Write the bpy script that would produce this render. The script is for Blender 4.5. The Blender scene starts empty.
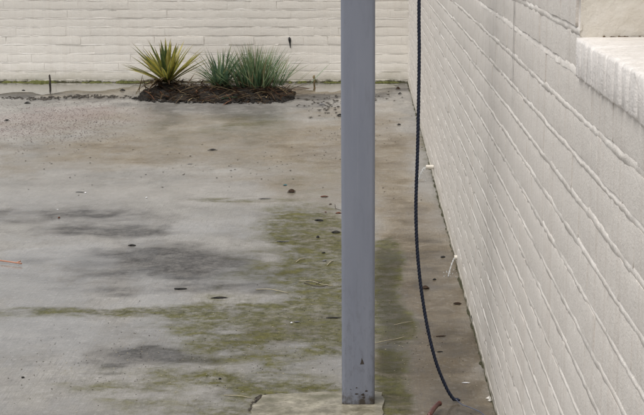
import bpy, bmesh, math, random
import numpy as np
from mathutils import Vector, Matrix

R = math.radians
random.seed(7)
rng = np.random.default_rng(7)
sc = bpy.context.scene
col = sc.collection

# ------------------------------------------------------------------ camera
FPX, PPX, PPY = 1500.0, 364.5, 207.5          # focal length and axis in photo pixels (644 x 415)
PHI = math.atan(287.5 / FPX)                  # pitch below the horizon
H = 1.552                                     # eye height
W = 0.42                                      # face of the side wall
D = 14.60                                     # face of the end wall
cd = bpy.data.cameras.new('camera')
cd.sensor_width = 36.0
cd.lens = 36.0 * FPX / 644.0
cd.shift_x = -(PPX - 322.0) / 644.0
cd.clip_end = 500
cam = bpy.data.objects.new('camera', cd)
cam.location = (0, 0, H)
cam.rotation_euler = (R(90) - PHI, 0, 0)
col.objects.link(cam)
sc.camera = cam

# ------------------------------------------------------------------ sky, sun, exposure (overcast, wet)
SUN_EL, SUN_AZ = R(68), R(232)
world = bpy.data.worlds.new('World')
sc.world = world
world.use_nodes = True
wn, wl = world.node_tree.nodes, world.node_tree.links
bg = wn['Background']
sky = wn.new('ShaderNodeTexSky')
sky.sky_type = 'NISHITA'
sky.sun_disc = False
sky.sun_elevation = SUN_EL
sky.sun_rotation = SUN_AZ
sky.dust_density = 4.0
sky.air_density = 1.0
hs = wn.new('ShaderNodeHueSaturation')        # cloud cover: a grey sky
hs.inputs['Saturation'].default_value = 0.22
wl.new(sky.outputs[0], hs.inputs['Color'])
wl.new(hs.outputs[0], bg.inputs['Color'])
bg.inputs['Strength'].default_value = 0.10
sd = bpy.data.lights.new('sun', 'SUN')
sd.energy = 1.5
sd.angle = R(60)
sd.color = (1.0, 0.97, 0.93)
sun = bpy.data.objects.new('sun', sd)
sv = Vector((math.sin(SUN_AZ) * math.cos(SUN_EL), math.cos(SUN_AZ) * math.cos(SUN_EL), math.sin(SUN_EL)))
sun.rotation_euler = sv.to_track_quat('Z', 'Y').to_euler()
sun.location = sv * 30
col.objects.link(sun)
sc.view_settings.view_transform = 'Standard'
sc.view_settings.look = 'None'
sc.view_settings.gamma = 1.0
sc.view_settings.exposure = 0.5

# ------------------------------------------------------------------ helpers
CP, SP = math.cos(PHI), math.sin(PHI)
def ray(px, py):
    a, b = (px - PPX) / FPX, (PPY - py) / FPX
    return Vector((a, CP + b * SP, -SP + b * CP))
def gnd(px, py, z=0.0):                       # pixel -> point on the ground
    d = ray(px, py); t = (z - H) / d.z
    return Vector((d.x * t, d.y * t, z))
def at_y(px, py, y):                          # pixel -> point on the plane at distance y
    d = ray(px, py); t = y / d.y
    return Vector((d.x * t, y, H + d.z * t))
def at_wall(px, py):                          # pixel -> point on the side wall
    d = ray(px, py); t = W / d.x
    return Vector((W, d.y * t, H + d.z * t))

def tag(o, label=None, cat=None, group=None, kind=None):
    if label: o['label'] = label
    if cat: o['category'] = cat
    if group: o['group'] = group
    if kind: o['kind'] = kind
    return o
def link(name, me, parent=None, mat=None):
    o = bpy.data.objects.new(name, me)
    col.objects.link(o)
    if parent: o.parent = parent
    if mat is not None and not me.materials: me.materials.append(mat)
    return o
def empty(name, loc=(0, 0, 0)):
    o = bpy.data.objects.new(name, None)
    o.empty_display_size = 0.05
    o.location = loc
    col.objects.link(o)
    return o
def mesh(name, vs, fs, smooth=True):
    me = bpy.data.meshes.new(name)
    me.from_pydata([tuple(v) for v in vs], [], fs)
    me.update()
    if smooth:
        me.polygons.foreach_set('use_smooth', [True] * len(me.polygons))
    return me
def box_data(x0, x1, y0, y1, z0, z1):
    v = [(x0,y0,z0),(x1,y0,z0),(x1,y1,z0),(x0,y1,z0),(x0,y0,z1),(x1,y0,z1),(x1,y1,z1),(x0,y1,z1)]
    f = [(0,3,2,1),(4,5,6,7),(0,1,5,4),(1,2,6,5),(2,3,7,6),(3,0,4,7)]
    return v, f
def join_data(parts):
    V, F = [], []
    for v, f in parts:
        n = len(V); V += list(v); F += [tuple(i + n for i in q) for q in f]
    return V, F
def tube_data(pts, rads, seg=8, caps=True):
    pts = [Vector(p) for p in pts]
    if not hasattr(rads, '__len__'): rads = [rads] * len(pts)
    V, F = [], []
    n = len(pts); prev = None
    for i, p in enumerate(pts):
        t = (pts[min(i + 1, n - 1)] - pts[max(i - 1, 0)]).normalized()
        if prev is None:
            a = Vector((0, 0, 1)) if abs(t.z) < 0.9 else Vector((1, 0, 0))
            u = t.cross(a).normalized()
        else:
            u = (prev - t * prev.dot(t)).normalized()
        prev = u; w = t.cross(u)
        for k in range(seg):
            an = 2 * math.pi * k / seg
            V.append(p + (u * math.cos(an) + w * math.sin(an)) * rads[i])
    for i in range(n - 1):
        for k in range(seg):
            a, b = i * seg + k, i * seg + (k + 1) % seg
            F.append((a, b, b + seg, a + seg))
    if caps:
        F.append(tuple(range(seg - 1, -1, -1)))
        F.append(tuple(range((n - 1) * seg, n * seg)))
    return V, F
def catmull(pts, n):
    pts = [Vector(p) for p in pts]
    P = [pts[0] * 2 - pts[1]] + pts + [pts[-1] * 2 - pts[-2]]
    out = []
    for i in range(1, len(P) - 2):
        for k in range(n):
            t = k / n
            a, b, c, d = P[i-1], P[i], P[i+1], P[i+2]
            out.append(0.5 * ((2*b) + (c-a)*t + (2*a-5*b+4*c-d)*t*t + (3*b-a-3*c+d)*t**3))
    out.append(pts[-1])
    return out
def vnoise1(n, scale, r):                     # smooth 1-D noise of n samples in -1..1
    m = int(n / scale) + 4
    k = r.uniform(-1, 1, m)
    t = np.arange(n) / scale
    i = t.astype(int); f = t - i; f = f * f * (3 - 2 * f)
    return k[i] * (1 - f) + k[i + 1] * f

# ------------------------------------------------------------------ material helpers
class NT:
    def __init__(s, name):
        s.m = bpy.data.materials.new(name); s.m.use_nodes = True
        s.n, s.l = s.m.node_tree.nodes, s.m.node_tree.links
        s.b = s.n['Principled BSDF']; s.out = s.n['Material Output']
        s.geo = s.n.new('ShaderNodeNewGeometry'); s.tc = s.n.new('ShaderNodeTexCoord')
    def inp(s, sock, v):
        if v is None: return
        if hasattr(v, 'is_output'): s.l.new(v, sock)
        else:
            if isinstance(v, tuple) and len(v) == 3 and sock.type == 'RGBA': v = v + (1,)
            sock.default_value = v
    def set(s, **kw):
        for k, v in kw.items(): s.inp(s.b.inputs[k.replace('_', ' ')], v)
    def noise(s, scale, detail=4, rough=0.55, vec=None, stretch=None, dist=0.0, off=(0, 0, 0)):
        n = s.n.new('ShaderNodeTexNoise')
        n.inputs['Scale'].default_value = scale; n.inputs['Detail'].default_value = detail
        n.inputs['Roughness'].default_value = rough; n.inputs['Distortion'].default_value = dist
        v = vec if vec is not None else s.geo.outputs['Position']
        if stretch or off != (0, 0, 0):
            mp = s.n.new('ShaderNodeMapping'); mp.inputs['Scale'].default_value = stretch or (1, 1, 1)
            mp.inputs['Location'].default_value = off
            s.l.new(v, mp.inputs['Vector']); v = mp.outputs[0]
        s.l.new(v, n.inputs['Vector'])
        return n.outputs['Fac']
    def ramp(s, fac, stops, mode='LINEAR'):
        r = s.n.new('ShaderNodeValToRGB'); r.color_ramp.interpolation = mode
        e = r.color_ramp.elements
        while len(e) < len(stops): e.new(0.5)
        for i, (p, c) in enumerate(stops):
            e[i].position = p
            e[i].color = (c, c, c, 1) if not isinstance(c, tuple) else c + (1,)
        s.l.new(fac, r.inputs[0])
        return r.outputs[0]
    def mix(s, a, b, f, mode='MIX'):
        m = s.n.new('ShaderNodeMix'); m.data_type = 'RGBA'; m.blend_type = mode
        s.inp(m.inputs[0], f); s.inp(m.inputs[6], a); s.inp(m.inputs[7], b)
        return m.outputs[2]
    def math(s, op, a, b=0.0, clamp=False):
        m = s.n.new('ShaderNodeMath'); m.operation = op; m.use_clamp = clamp
        s.inp(m.inputs[0], a); s.inp(m.inputs[1], b)
        return m.outputs[0]
    def sep(s, v=None):
        m = s.n.new('ShaderNodeSeparateXYZ'); s.l.new(v if v is not None else s.geo.outputs['Position'], m.inputs[0])
        return m.outputs
    def bump(s, hgt, dist, strength=1.0, normal=None):
        b = s.n.new('ShaderNodeBump'); b.inputs['Distance'].default_value = dist
        b.inputs['Strength'].default_value = strength
        s.l.new(hgt, b.inputs['Height'])
        if normal is not None: s.l.new(normal, b.inputs['Normal'])
        return b.outputs[0]
    def attr(s, name):
        a = s.n.new('ShaderNodeAttribute'); a.attribute_name = name
        return a

def simple(name, c1, c2, scale=20, rough=0.6, bumpd=0.0, spec=0.5):
    t = NT(name)
    nz = t.noise(scale, 4, 0.6, vec=t.tc.outputs['Object'])
    t.set(Base_Color=t.ramp(nz, [(0.3, c1), (0.7, c2)]), Roughness=rough)
    t.b.inputs['Specular IOR Level'].default_value = spec
    if bumpd: t.set(Normal=t.bump(nz, bumpd))
    return t.m

# ------------------------------------------------------------------ wall paint
def wall_paint(name, base, streak_axis, base_dirt, face=None):
    t = NT(name)
    P = t.geo.outputs['Position']
    x, y, z = t.sep()
    big = t.noise(0.9, 3, 0.5)
    c = t.mix(tuple(v * 0.93 for v in base), base, t.ramp(big, [(0.35, 0.0), (0.65, 1.0)]))
    if face:                                  # joints: sky-lit slope painted as paler colour, fading to brick tone in patches
        c = t.mix(tuple(v * 0.97 for v in face), c, t.ramp(t.noise(7, 4, 0.65), [(0.46, 0.0), (0.62, 1.0)]))
    # rain run-down streaks in the paint
    st = t.noise(1.0, 3, 0.6, stretch=((26, 26, 1.0) if streak_axis == 'b' else (10, 34, 0.9)))
    c = t.mix(c, tuple(v * k for v, k in zip(base, (0.86, 0.835, 0.815))), t.ramp(st, [(0.47, 0.0), (0.72, 0.9 if streak_axis == 's' else 0.35)]))
    st2 = t.noise(1.0, 2, 0.5, stretch=(90, 90, 1.6))
    c = t.mix(c, tuple(min(1, v * 1.08) for v in base), t.ramp(st2, [(0.58, 0.0), (0.78, 0.55)]))
    flk = t.noise(75, 4, 0.7, stretch=(1, 1, 0.4))
    c = t.mix(c, tuple(min(1, v * 1.16) for v in base), t.ramp(flk, [(0.60, 0.0), (0.70, 0.8)]))
    fine = t.noise(160, 3, 0.7)
    c = t.mix(c, tuple(v * 0.80 for v in base), t.ramp(fine, [(0.60, 0.0), (0.85, 0.5)]))
    # dirt and algae near the ground and in blotches
    zz = t.math('DIVIDE', z, base_dirt)
    dn = t.noise(5.0, 5, 0.65, stretch=(1, 1, 1.6))
    dm = t.math('SUBTRACT', t.math('MULTIPLY', dn, 2.1), t.math('ADD', zz, 0.35))
    dm = t.math('MULTIPLY', dm, 1.2, clamp=True)
    c = t.mix(c, (0.42, 0.385, 0.29), t.math('MULTIPLY', dm, 0.55))
    dm2 = t.math('SUBTRACT', t.math('MULTIPLY', t.noise(14, 4, 0.7), 1.9), t.math('ADD', t.math('MULTIPLY', zz, 4.5), 0.45))
    dm2 = t.math('MULTIPLY', dm2, 2.2, clamp=True)
    c = t.mix(c, (0.085, 0.080, 0.040), dm2)
    t.set(Base_Color=c, Roughness=0.62)
    t.b.inputs['Specular IOR Level'].default_value = 0.35
    hb = t.math('ADD', t.math('MULTIPLY', t.noise(42, 4, 0.65), 0.9), t.math('MULTIPLY', t.noise(190, 3, 0.7), 0.62))
    hb = t.math('ADD', hb, t.math('MULTIPLY', t.noise(11, 3, 0.5), 0.6))
    t.set(Normal=t.bump(hb, 0.0040, 0.62))
    return t
tp = wall_paint('side_wall_paint', (0.695, 0.655, 0.605), 's', 0.16)
PAINT_S = tp.m
MORT_S = wall_paint('side_wall_joint_highlight', (0.79, 0.752, 0.70), 's', 0.16, (0.695, 0.655, 0.605)).m  # highlight on the bed joints put into this paler colour
tb = wall_paint('end_wall_paint', (0.775, 0.735, 0.67), 'b', 0.22)
PAINT_B = tb.m
MORT_B = wall_paint('end_wall_joint_highlight', (0.83, 0.80, 0.745), 'b', 0.22, (0.775, 0.735, 0.67)).m
tj = NT('jamb_paint')
jn = tj.noise(30, 4, 0.6)
jc = tj.mix((0.70, 0.655, 0.575), (0.77, 0.73, 0.66), tj.ramp(jn, [(0.35, 0.0), (0.65, 1.0)]))
tj.set(Base_Color=jc, Roughness=0.6, Normal=tj.bump(tj.noise(55, 4, 0.6), 0.004, 0.8))
PAINT_J = tj.m
ts = NT('sill_paint')
sn = ts.noise(40, 4, 0.6)
sx, sy, sz = ts.sep()
sc_ = ts.mix((0.76, 0.725, 0.69), (0.66, 0.62, 0.58), ts.ramp(ts.noise(1.0, 3, 0.6, stretch=(60, 60, 2)), [(0.45, 0.0), (0.75, 1.0)]))
ts.set(Base_Color=sc_, Roughness=0.55, Normal=ts.bump(ts.math('ADD', sn, ts.math('MULTIPLY', ts.noise(180, 3, 0.6), 0.5)), 0.004, 0.7))
PAINT_SILL = ts.m

# ------------------------------------------------------------------ bricks
def brick_mesh(name, L, Hh, r, mat, prot=0.0, dep=0.03, bev=0.0024):
    """front face towards -Y with softened, slightly crooked edges"""
    xs = np.array([0, 0.016, L * 0.36, L * 0.68, L - 0.016, L]) - L / 2
    zs = np.array([0, 0.010, Hh * 0.5, Hh - 0.007, Hh])
    nx, nz = len(xs), len(zs)
    V = []
    tilt, bow = r.uniform(-0.0007, 0.0007), r.uniform(-0.0003, 0.0003)
    for j in range(nz):
        for i in range(nx):
            edge = (i in (0, nx - 1)) or (j in (0, nz - 1))
            y = bev * (0.22 if i in (0, nx - 1) and j not in (0, nz - 1) else (0.35 if j == 0 else 0.5)) if edge else 0.0
            y += tilt * (zs[j] / Hh - 0.5) * 2 + bow * (xs[i] / L * 2) + r.normal(0, 0.00035) - prot
            dz = r.normal(0, 0.0013) if j in (0, nz - 1) else 0
            V.append((xs[i], y, zs[j] + dz))
    F = [(j*nx+i, j*nx+i+1, (j+1)*nx+i+1, (j+1)*nx+i) for j in range(nz-1) for i in range(nx-1)]
    ring = [i for i in range(nx)] + [j*nx+nx-1 for j in range(1, nz)] + [(nz-1)*nx+i for i in range(nx-2, -1, -1)] + [j*nx for j in range(nz-2, 0, -1)]
    n0 = len(V); m = len(ring)
    for k in ring: V.append(V[k])             # own vertices: the rim stays a crisp edge
    for k in ring: V.append((V[k][0], dep, V[k][2]))
    for k in range(m):
        a, b = n0 + k, n0 + (k+1) % m
        F.append((b, a, a + m, b + m))
    me = mesh(name, V, F)
    me.materials.append(mat)
    return me

def mortar_sheet(x0, x1, courses, pitch, zoff, r, step=0.05, jh=0.012, amps=None):
    """painted mortar: each bed joint is struck so that it slopes out to the brick below"""
    xs = np.arange(x0, x1 + step * 0.5, step); xs[-1] = x1
    n = len(xs)
    rows = []
    for k in courses:
        z = zoff + k * pitch
        k5 = 0.22 / step
        a = np.clip(0.0014 + 0.0048 * vnoise1(n, k5, r) + 0.0018 * vnoise1(n, 2, r), 0.0006, 0.0060)
        env = np.clip(0.62 + 0.95 * vnoise1(n, 0.55 / step, r), 0.0, 1.25)     # worn or paint-filled stretches
        a = 0.0006 + (a - 0.0006) * env
        if amps and k in amps: a = np.clip(a * amps[k], 0, 0.012)
        wob = 0.0016 * vnoise1(n, k5 * 0.7, r) + 0.0012 * vnoise1(n, 1.5, r); hh = jh * (0.92 + 0.38 * vnoise1(n, k5, r) + 0.30 * vnoise1(n, 1.7, r))
        rows.append((xs, np.full(n, 0.0006) + 0.0013 * vnoise1(n, 1.6, r), z + wob - 0.001))
        rows.append((xs, a, z + wob + hh))
        fl = 0.0048 + 0.0006 * vnoise1(n, 2, r)
        rows.append((xs, np.maximum(fl, a), z + wob + hh + 0.004))
        rows.append((xs, fl, np.full(n, z + pitch - 0.004)))
    V = []
    for a, b, c in rows: V += list(zip(a.tolist(), b.tolist(), c.tolist()))
    F = [(j*n+i, j*n+i+1, (j+1)*n+i+1, (j+1)*n+i) for j in range(len(rows)-1) for i in range(n-1)]
    return V, F

BL, BJ = 0.24, -0.002                          # brick + joint length, joint

# ---- end wall: front face at y = D, faces the camera
end_wall = empty('end_wall', (-2.5, D, 0))
tag(end_wall, 'low off-white painted brick wall closing the far end behind the plants', 'wall')
EP, EZ = 0.0853, 0.014
EX0, EX1, ETOP = -6.5, W + 0.2, 15
core = join_data([box_data(EX0, EX1, D + 0.012, D + 0.23, -0.05, EZ + EP * ETOP), box_data(EX0, EX1, D + 0.0012, D + 0.02, -0.05, EZ + 0.004)])
o = link('wall_core', mesh('wall_core', *core, smooth=False), end_wall, PAINT_B); o.matrix_parent_inverse = Matrix.Translation(-end_wall.location)
V, F = mortar_sheet(EX0, EX1, range(ETOP), EP, EZ, np.random.default_rng(3), step=0.025, amps={4: 0.4, 3: 0.8, 2: 0.8, 1: 0.9, 8: 1.5, 7: 1.5, 6: 1.4, 5: 1.3})
o = link('mortar', mesh('mortar', [(a, D + b, c) for a, b, c in V], F), end_wall, MORT_B)
o.matrix_parent_inverse = Matrix.Translation(-end_wall.location)
v, f = box_data(EX0, EX1, D - 0.03, D + 0.25, EZ + EP * ETOP, EZ + EP * ETOP + 0.06)
o = link('coping', mesh('coping', v, f, False), end_wall, PAINT_B); o.matrix_parent_inverse = Matrix.Translation(-end_wall.location)
rb = np.random.default_rng(11)
EB = [brick_mesh('end_brick_mesh', BL - BJ, EP - 0.012, rb, PAINT_B) for _ in range(10)]
rest = []
for k in range(ETOP):
    sh = (k % 2) * BL / 2 + rb.normal(0, 0.008)
    for i in range(-30, 6):
        cx = i * BL + sh
        if cx - BL / 2 < EX0 + 0.01 or cx + BL / 2 > W + 0.40: continue
        cz = EZ + k * EP + 0.012
        me = EB[rb.integers(0, 10)]
        setback = rb.normal(0, 0.0006) + (0.0035 if k in (3, 4) and rb.random() < 0.75 else 0.0) * (1 if k == 4 else 0)
        if k == 4: setback -= 0.0045
        s = Vector((1, 1, 1)) * 1.0
        in_view = -3.75 < cx < W + 0.05 and cz < 0.78
        if in_view:
            o = link('brick', me, end_wall)
            o.matrix_parent_inverse = Matrix.Translation(-end_wall.location)
            o.location = (cx + rb.normal(0, 0.002), D + setback, cz)
            o.rotation_euler = (0, rb.normal(0, 0.0035), rb.normal(0, 0.0015))
        else:
            rest.append(([(a.co.x + cx, a.co.y + D + setback, a.co.z + cz) for a in me.vertices], [tuple(p.vertices) for p in me.polygons]))
o = link('brickwork', mesh('brickwork', *join_data(rest)), end_wall, PAINT_B)
o.matrix_parent_inverse = Matrix.Translation(-end_wall.location); o['kind'] = 'stuff'

# ---- side wall: front face at x = W, faces -X, with a window recess near the camera
side_wall = empty('side_wall', (W, 7.0, 0))
tag(side_wall, 'tall thickly painted off-white brick wall along the right with a window recess', 'wall')
SMPI = Matrix.Translation(-side_wall.location)
def sw(name, V, F, mat=PAINT_S, smooth=True):
    o = link(name, mesh(name, V, F, smooth), side_wall, mat); o.matrix_parent_inverse = SMPI; return o
SPT, SZ = 0.082, 0.020
YJ, YN, YE = 2.94, 0.75, D + 0.0              # far jamb, near jamb, far end
NCL, NCT = 15, 29                             # courses below the sill, all courses
ZS = SZ + NCL * SPT                           # underside of the sill = 1.25
ZT = ZS + 0.076                               # top of the sill
ZH = SZ + 25 * SPT                            # head of the recess
Y0 = -0.6
TH = 0.35
sw('wall_core', *join_data([
    box_data(W + 0.014, W + TH, Y0, YE + 0.3, -0.05, ZS - 0.002),
    box_data(W + 0.014, W + TH, YJ + 0.006, YE + 0.3, ZS, SZ + NCT * SPT),
    box_data(W + 0.014, W + TH, Y0, YN - 0.006, ZS, SZ + NCT * SPT),
    box_data(W + 0.014, W + TH, YN - 0.006, YJ + 0.006, ZH, SZ + NCT * SPT)]), smooth=False)
# local (a, b, c) of a sheet -> world: a runs towards -Y, b into the wall (+X)
def side_xyz(V): return [(W + b, -a, c) for a, b, c in V]
r3 = np.random.default_rng(5)
A1 = {k: 0.7 for k in range(30)}
S1 = mortar_sheet(-YE, -Y0, range(0, NCL), SPT, SZ, r3, 0.018, 0.012, A1)
S2 = mortar_sheet(-YE, -YJ, range(NCL, NCT), SPT, SZ, r3, 0.018, 0.012, A1)
S3 = mortar_sheet(-YN, -Y0, range(NCL, NCT), SPT, SZ, r3, 0.06, 0.013)
S4 = mortar_sheet(-YJ, -YN, range(25, NCT), SPT, SZ, r3, 0.06, 0.013)
sw('mortar', *join_data([(side_xyz(v), f) for v, f in (S1, S2, S3, S4)]), mat=MORT_S)
# ragged painted skirt at the foot of the wall
n = 300
ys = np.linspace(Y0, YE, n)
rr = np.random.default_rng(9)
foot = 0.003 - 0.006 * np.abs(vnoise1(n, 3, rr)) - 0.004 * (rr.random(n) < 0.12)
V = [(W + 0.0005 + 0.001 * rr.normal(), y, SZ + 0.001) for y in ys] + [(W + f_, y, -0.01) for y, f_ in zip(ys, foot)]
sw('wall_foot', V, [(i, i + 1, n + i + 1, n + i) for i in range(n - 1)])
rb = np.random.default_rng(21)
SB = [brick_mesh('side_brick_mesh', BL - BJ, SPT - 0.013, rb, PAINT_S) for _ in range(14)]
rest, cand = [], []
for k in range(NCT):
    sh = (k % 2) * BL / 2 + rb.normal(0, 0.008)
    for i in range(-3, 62):
        cy = i * BL + sh
        cz = SZ + k * SPT + 0.013
        if cy - BL / 2 < Y0 or cy + BL / 2 > YE: continue
        lo, hi = cy - BL / 2, cy + BL / 2
        if NCL <= k < 25 and hi > YN - 0.02 and lo < YJ + 0.02: 
            # closers beside the recess
            if lo < YJ + 0.02 < hi - 0.04: lo = YJ + 0.006
            elif hi > YN - 0.02 > lo + 0.04: hi = YN - 0.006
            else: continue
        L = hi - lo
        depth = cy * CP + (H - cz) * SP
        vis = False
        if depth > 0.5:
            px = PPX + FPX * W / depth
            py = PPY - FPX * (cy * SP + (cz + SPT - H) * CP) / depth
            vis = px < 652 and -4 < py + 30 and py - 0.1 * FPX / depth < 420
        cand.append((depth if vis else 1e9, k, cy, cz, lo, hi, rb.integers(0, 14), rb.normal(0, 0.0004)))
cand.sort(key=lambda c: c[0])
for idx, (dp, k, cy, cz, lo, hi, mi, off) in enumerate(cand):
    me = SB[mi]; L = hi - lo; sxl = L / BL
    if idx < 290 and dp < 1e8:
        o = link('brick', me, side_wall); o.matrix_parent_inverse = SMPI
        o.location = (W + off, (lo + hi) / 2, cz)
        o.scale = (sxl, 1, 1)
        o.rotation_euler = (0, 0, R(-90) + rb.normal(0, 0.0012))
    else:
        rest.append(([(W + off + a.co.y, (lo + hi) / 2 - a.co.x * sxl, cz + a.co.z) for a in me.vertices], [tuple(p.vertices) for p in me.polygons]))
o = sw('brickwork', *join_data(rest)); o['kind'] = 'stuff'
v, f = box_data(W - 0.02, W + TH + 0.02, Y0, YE + 0.3, SZ + NCT * SPT + 0.002, SZ + NCT * SPT + 0.08)
sw('coping', v, f, smooth=False)

# window recess: far jamb (faces the camera), near jamb, head, infill, sill of brick headers
def jamb_grid(y, face):
    xs = np.linspace(W + 0.001, W + 0.30, 24); zs = np.linspace(ZT - 0.02, ZH, 44)
    q = np.random.default_rng(4)
    V = []
    for z in zs:
        ph = ((z - SZ) / SPT) % 1.0
        j = max(0, 1 - abs(ph - 0.07) / 0.09) * 0.004
        for x in xs: V.append((x, y + face * (j + q.normal(0, 0.0005)), z))
    n = len(xs)
    F = [(a*n+b, a*n+b+1, (a+1)*n+b+1, (a+1)*n+b) for a in range(len(zs)-1) for b in range(n-1)]
    return V, F
sw('jamb', *jamb_grid(YJ, 1), mat=PAINT_J)
sw('jamb', *jamb_grid(YN, -1), mat=PAINT_J)
v, f = box_data(W + 0.28, W + 0.31, YN, YJ, ZS, ZH); sw('infill_panel', v, f, PAINT_J, False)
v, f = box_data(W + 0.001, W + 0.30, YN, YJ, ZH - 0.01, ZH - 0.002); sw('recess_head', v, f, PAINT_J, False)
rs = np.random.default_rng(31)
y = YJ - 0.006
PITCH = 0.074
def sill_brick(L, r):
    """header laid across the wall: rounded nose towards -X, uneven thick paint"""
    nseg = 5
    ys_ = np.linspace(-L / 2, L / 2, nseg + 2)
    prof = [(0.26, 0.0), (0.022, 0.0), (0.0, 0.001), (-0.006, 0.002), (-0.0085, 0.007), (-0.009, 0.040), (-0.0088, 0.070), (-0.006, 0.0755), (0.004, 0.0765), (0.10, 0.078), (0.26, 0.080)]
    V = []
    for i, yy in enumerate(ys_):
        e = 1.0 if i in (0, nseg + 1) else 0.0
        for (px_, pz) in prof:
            nose = max(0.0, min(1.0, (0.03 - px_) / 0.04))
            dx = e * 0.0045 * nose + r.normal(0, 0.0012) * nose
            dz = -e * (0.0045 if pz > 0.05 else -0.003) * nose + r.normal(0, 0.0010) * (0.3 + nose)
            V.append((px_ + dx, yy, pz + dz))
    m = len(prof)
    F = [(i*m+j, (i+1)*m+j, (i+1)*m+j+1, i*m+j+1) for i in range(nseg+1) for j in range(m-1)]
    F += [tuple(range(m)), tuple(range((nseg+1)*m + m - 1, (nseg+1)*m - 1, -1))]
    return V, F
v, f = box_data(W + 0.01, W + 0.27, YN, YJ, ZS + 0.004, ZT - 0.004); sw('sill_bed', v, f, PAINT_SILL, False)
while y - PITCH > YN:
    L = PITCH + rs.normal(0, 0.008)
    V, F = sill_brick(L, rs)
    o = link('sill_brick', mesh('sill_brick', V, F), side_wall, PAINT_SILL)
    o.matrix_parent_inverse = SMPI
    o.location = (W, y - L / 2, ZS + rs.normal(0, 0.0006))
    y -= L
# hairline crack running down the face of the wall
cr = NT('crack_dark'); cr.set(Base_Color=(0.10, 0.09, 0.085), Roughness=0.9)
c0 = at_wall(515, 0)
pts = []
rc = np.random.default_rng(2)
for i in range(24):
    z = 1.50 - i * 0.0225
    pts.append((W - 0.0012 - 0.0005, c0.y + rc.normal(0, 0.004), z))
V, F = [], []
for i, p in enumerate(pts):
    w_ = 0.0038 * (1 - (i / 23) ** 3) * (0.5 + rc.random())
    V += [(p[0] - 0.001, p[1] - w_, p[2]), (p[0] - 0.001, p[1] + w_, p[2])]
F = [(2*i, 2*i+1, 2*i+3, 2*i+2) for i in range(23)]
sw('crack', V, F, cr.m)

# ------------------------------------------------------------------ ground
def stain(px, py, rx, ry, a=1.0):             # pixel ellipse -> world ellipse on the ground
    c = gnd(px, py)
    s = (gnd(px + rx, py) - c).length
    t = (gnd(px, py - ry) - gnd(px, py + ry)).length / 2
    return (c.x, c.y, s, t, a)
MOSS_AND_REFLECTION = [stain(*a) for a in [
    (300, 290, 95, 85, .34), (392, 330, 22, 95, .95), (300, 325, 70, 25, .5), (200, 390, 130, 24, .5), (320, 380, 30, 14, .2), (394, 380, 22, 35, .45), (395, 400, 22, 25, .7), (310, 300, 45, 60, .4), (250, 330, 120, 40, .25), (310, 215, 50, 30, .25), (150, 311, 160, 6, .4), (240, 390, 110, 18, .35),
    (310, 245, 38, 26, .62), (330, 225, 20, 14, .4), (300, 305, 60, 9, .9), (320, 268, 38, 10, .55), (270, 332, 75, 13, .75), (310, 345, 35, 14, .55),
    (330, 290, 25, 12, .5), (120, 310, 60, 3.5, .75), (190, 312, 45, 4, .6), (60, 308, 30, 2.5, .35), (230, 345, 40, 14, .35), (210, 385, 60, 12, .35),
    (150, 365, 70, 14, .25), (388, 275, 14, 12, .9), (390, 330, 18, 22, 1.0), (392, 370, 18, 18, .9), (386, 245, 14, 5, .6), (384, 300, 12, 16, .8),
    (250, 125, 45, 15, .28), (320, 170, 60, 25, .15), (235, 255, 30, 5, .25), (240, 200, 60, 2.5, .45), (395, 395, 20, 10, .6), (30, 80, 26, 4, .5),  # first ellipse here: green reflection of the plants painted on the slab
    (442, 185, 10, 25, .30), (425, 150, 8, 30, .25), (330, 385, 30, 6, .3), (120, 390, 40, 10, .15)]]
DARK = [stain(*a) for a in [
    (60, 94, 130, 7, .75), (350, 91, 80, 9, .7), (180, 105, 150, 4, .35),
    (388, 320, 16, 85, .75), (390, 385, 18, 20, .7),
    (150, 262, 110, 26, .42), (180, 268, 60, 12, .6), (60, 222, 110, 14, .45), (150, 357, 60, 10, .45), (220, 275, 70, 10, .4),
    (50, 214, 75, 4.5, .75), (90, 231, 95, 7, .8), (20, 222, 40, 4, .4), (150, 254, 60, 7, .7), (190, 262, 70, 9, .55), (140, 272, 55, 5, .55), (160, 288, 90, 6, .5),
    (240, 285, 60, 7, .35), (60, 290, 25, 3, .5), (20, 262, 30, 6, .35),
    (145, 355, 38, 7, .75), (115, 366, 14, 3, .5), (190, 360, 35, 5, .6), (110, 374, 10, 2, .5), (150, 349, 10, 3, .6),
    (392, 300, 14, 40, .55), (398, 372, 16, 12, .7), (385, 350, 14, 20, .5), (400, 255, 12, 4, .4), (460, 385, 25, 8, .4), (440, 285, 22, 5, .3),
    (60, 97, 60, 2, .5), (15, 146, 30, 6, .25), (40, 150, 22, 3, .2), (320, 105, 24, 10, .25), (408, 86, 12, 6, .6), (395, 320, 24, 80, .8), (440, 340, 45, 90, .55), (300, 330, 70, 30, .25), (425, 240, 25, 40, .3), (150, 350, 110, 30, .22), (300, 250, 40, 30, .2), (390, 86, 18, 3, .45)]]
DIRT = [stain(*a) for a in [
    (190, 140, 260, 32, .55), (200, 91, 230, 7, .95), (120, 165, 200, 20, .35),
    (430, 300, 60, 120, 1.0), (440, 370, 60, 60, .8), (392, 330, 25, 90, .9),
    (150, 150, 130, 14, .5), (330, 150, 90, 40, .65), (300, 190, 50, 25, .55), (420, 230, 40, 70, .7), (440, 330, 40, 80, .85), (390, 160, 30, 60, .6), (110, 115, 110, 12, .35),
    (330, 235, 50, 30, .5), (60, 90, 80, 6, .5), (460, 370, 30, 50, .6), (290, 400, 60, 6, .6), (300, 320, 60, 30, .35), (200, 130, 60, 12, .4)]]
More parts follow.
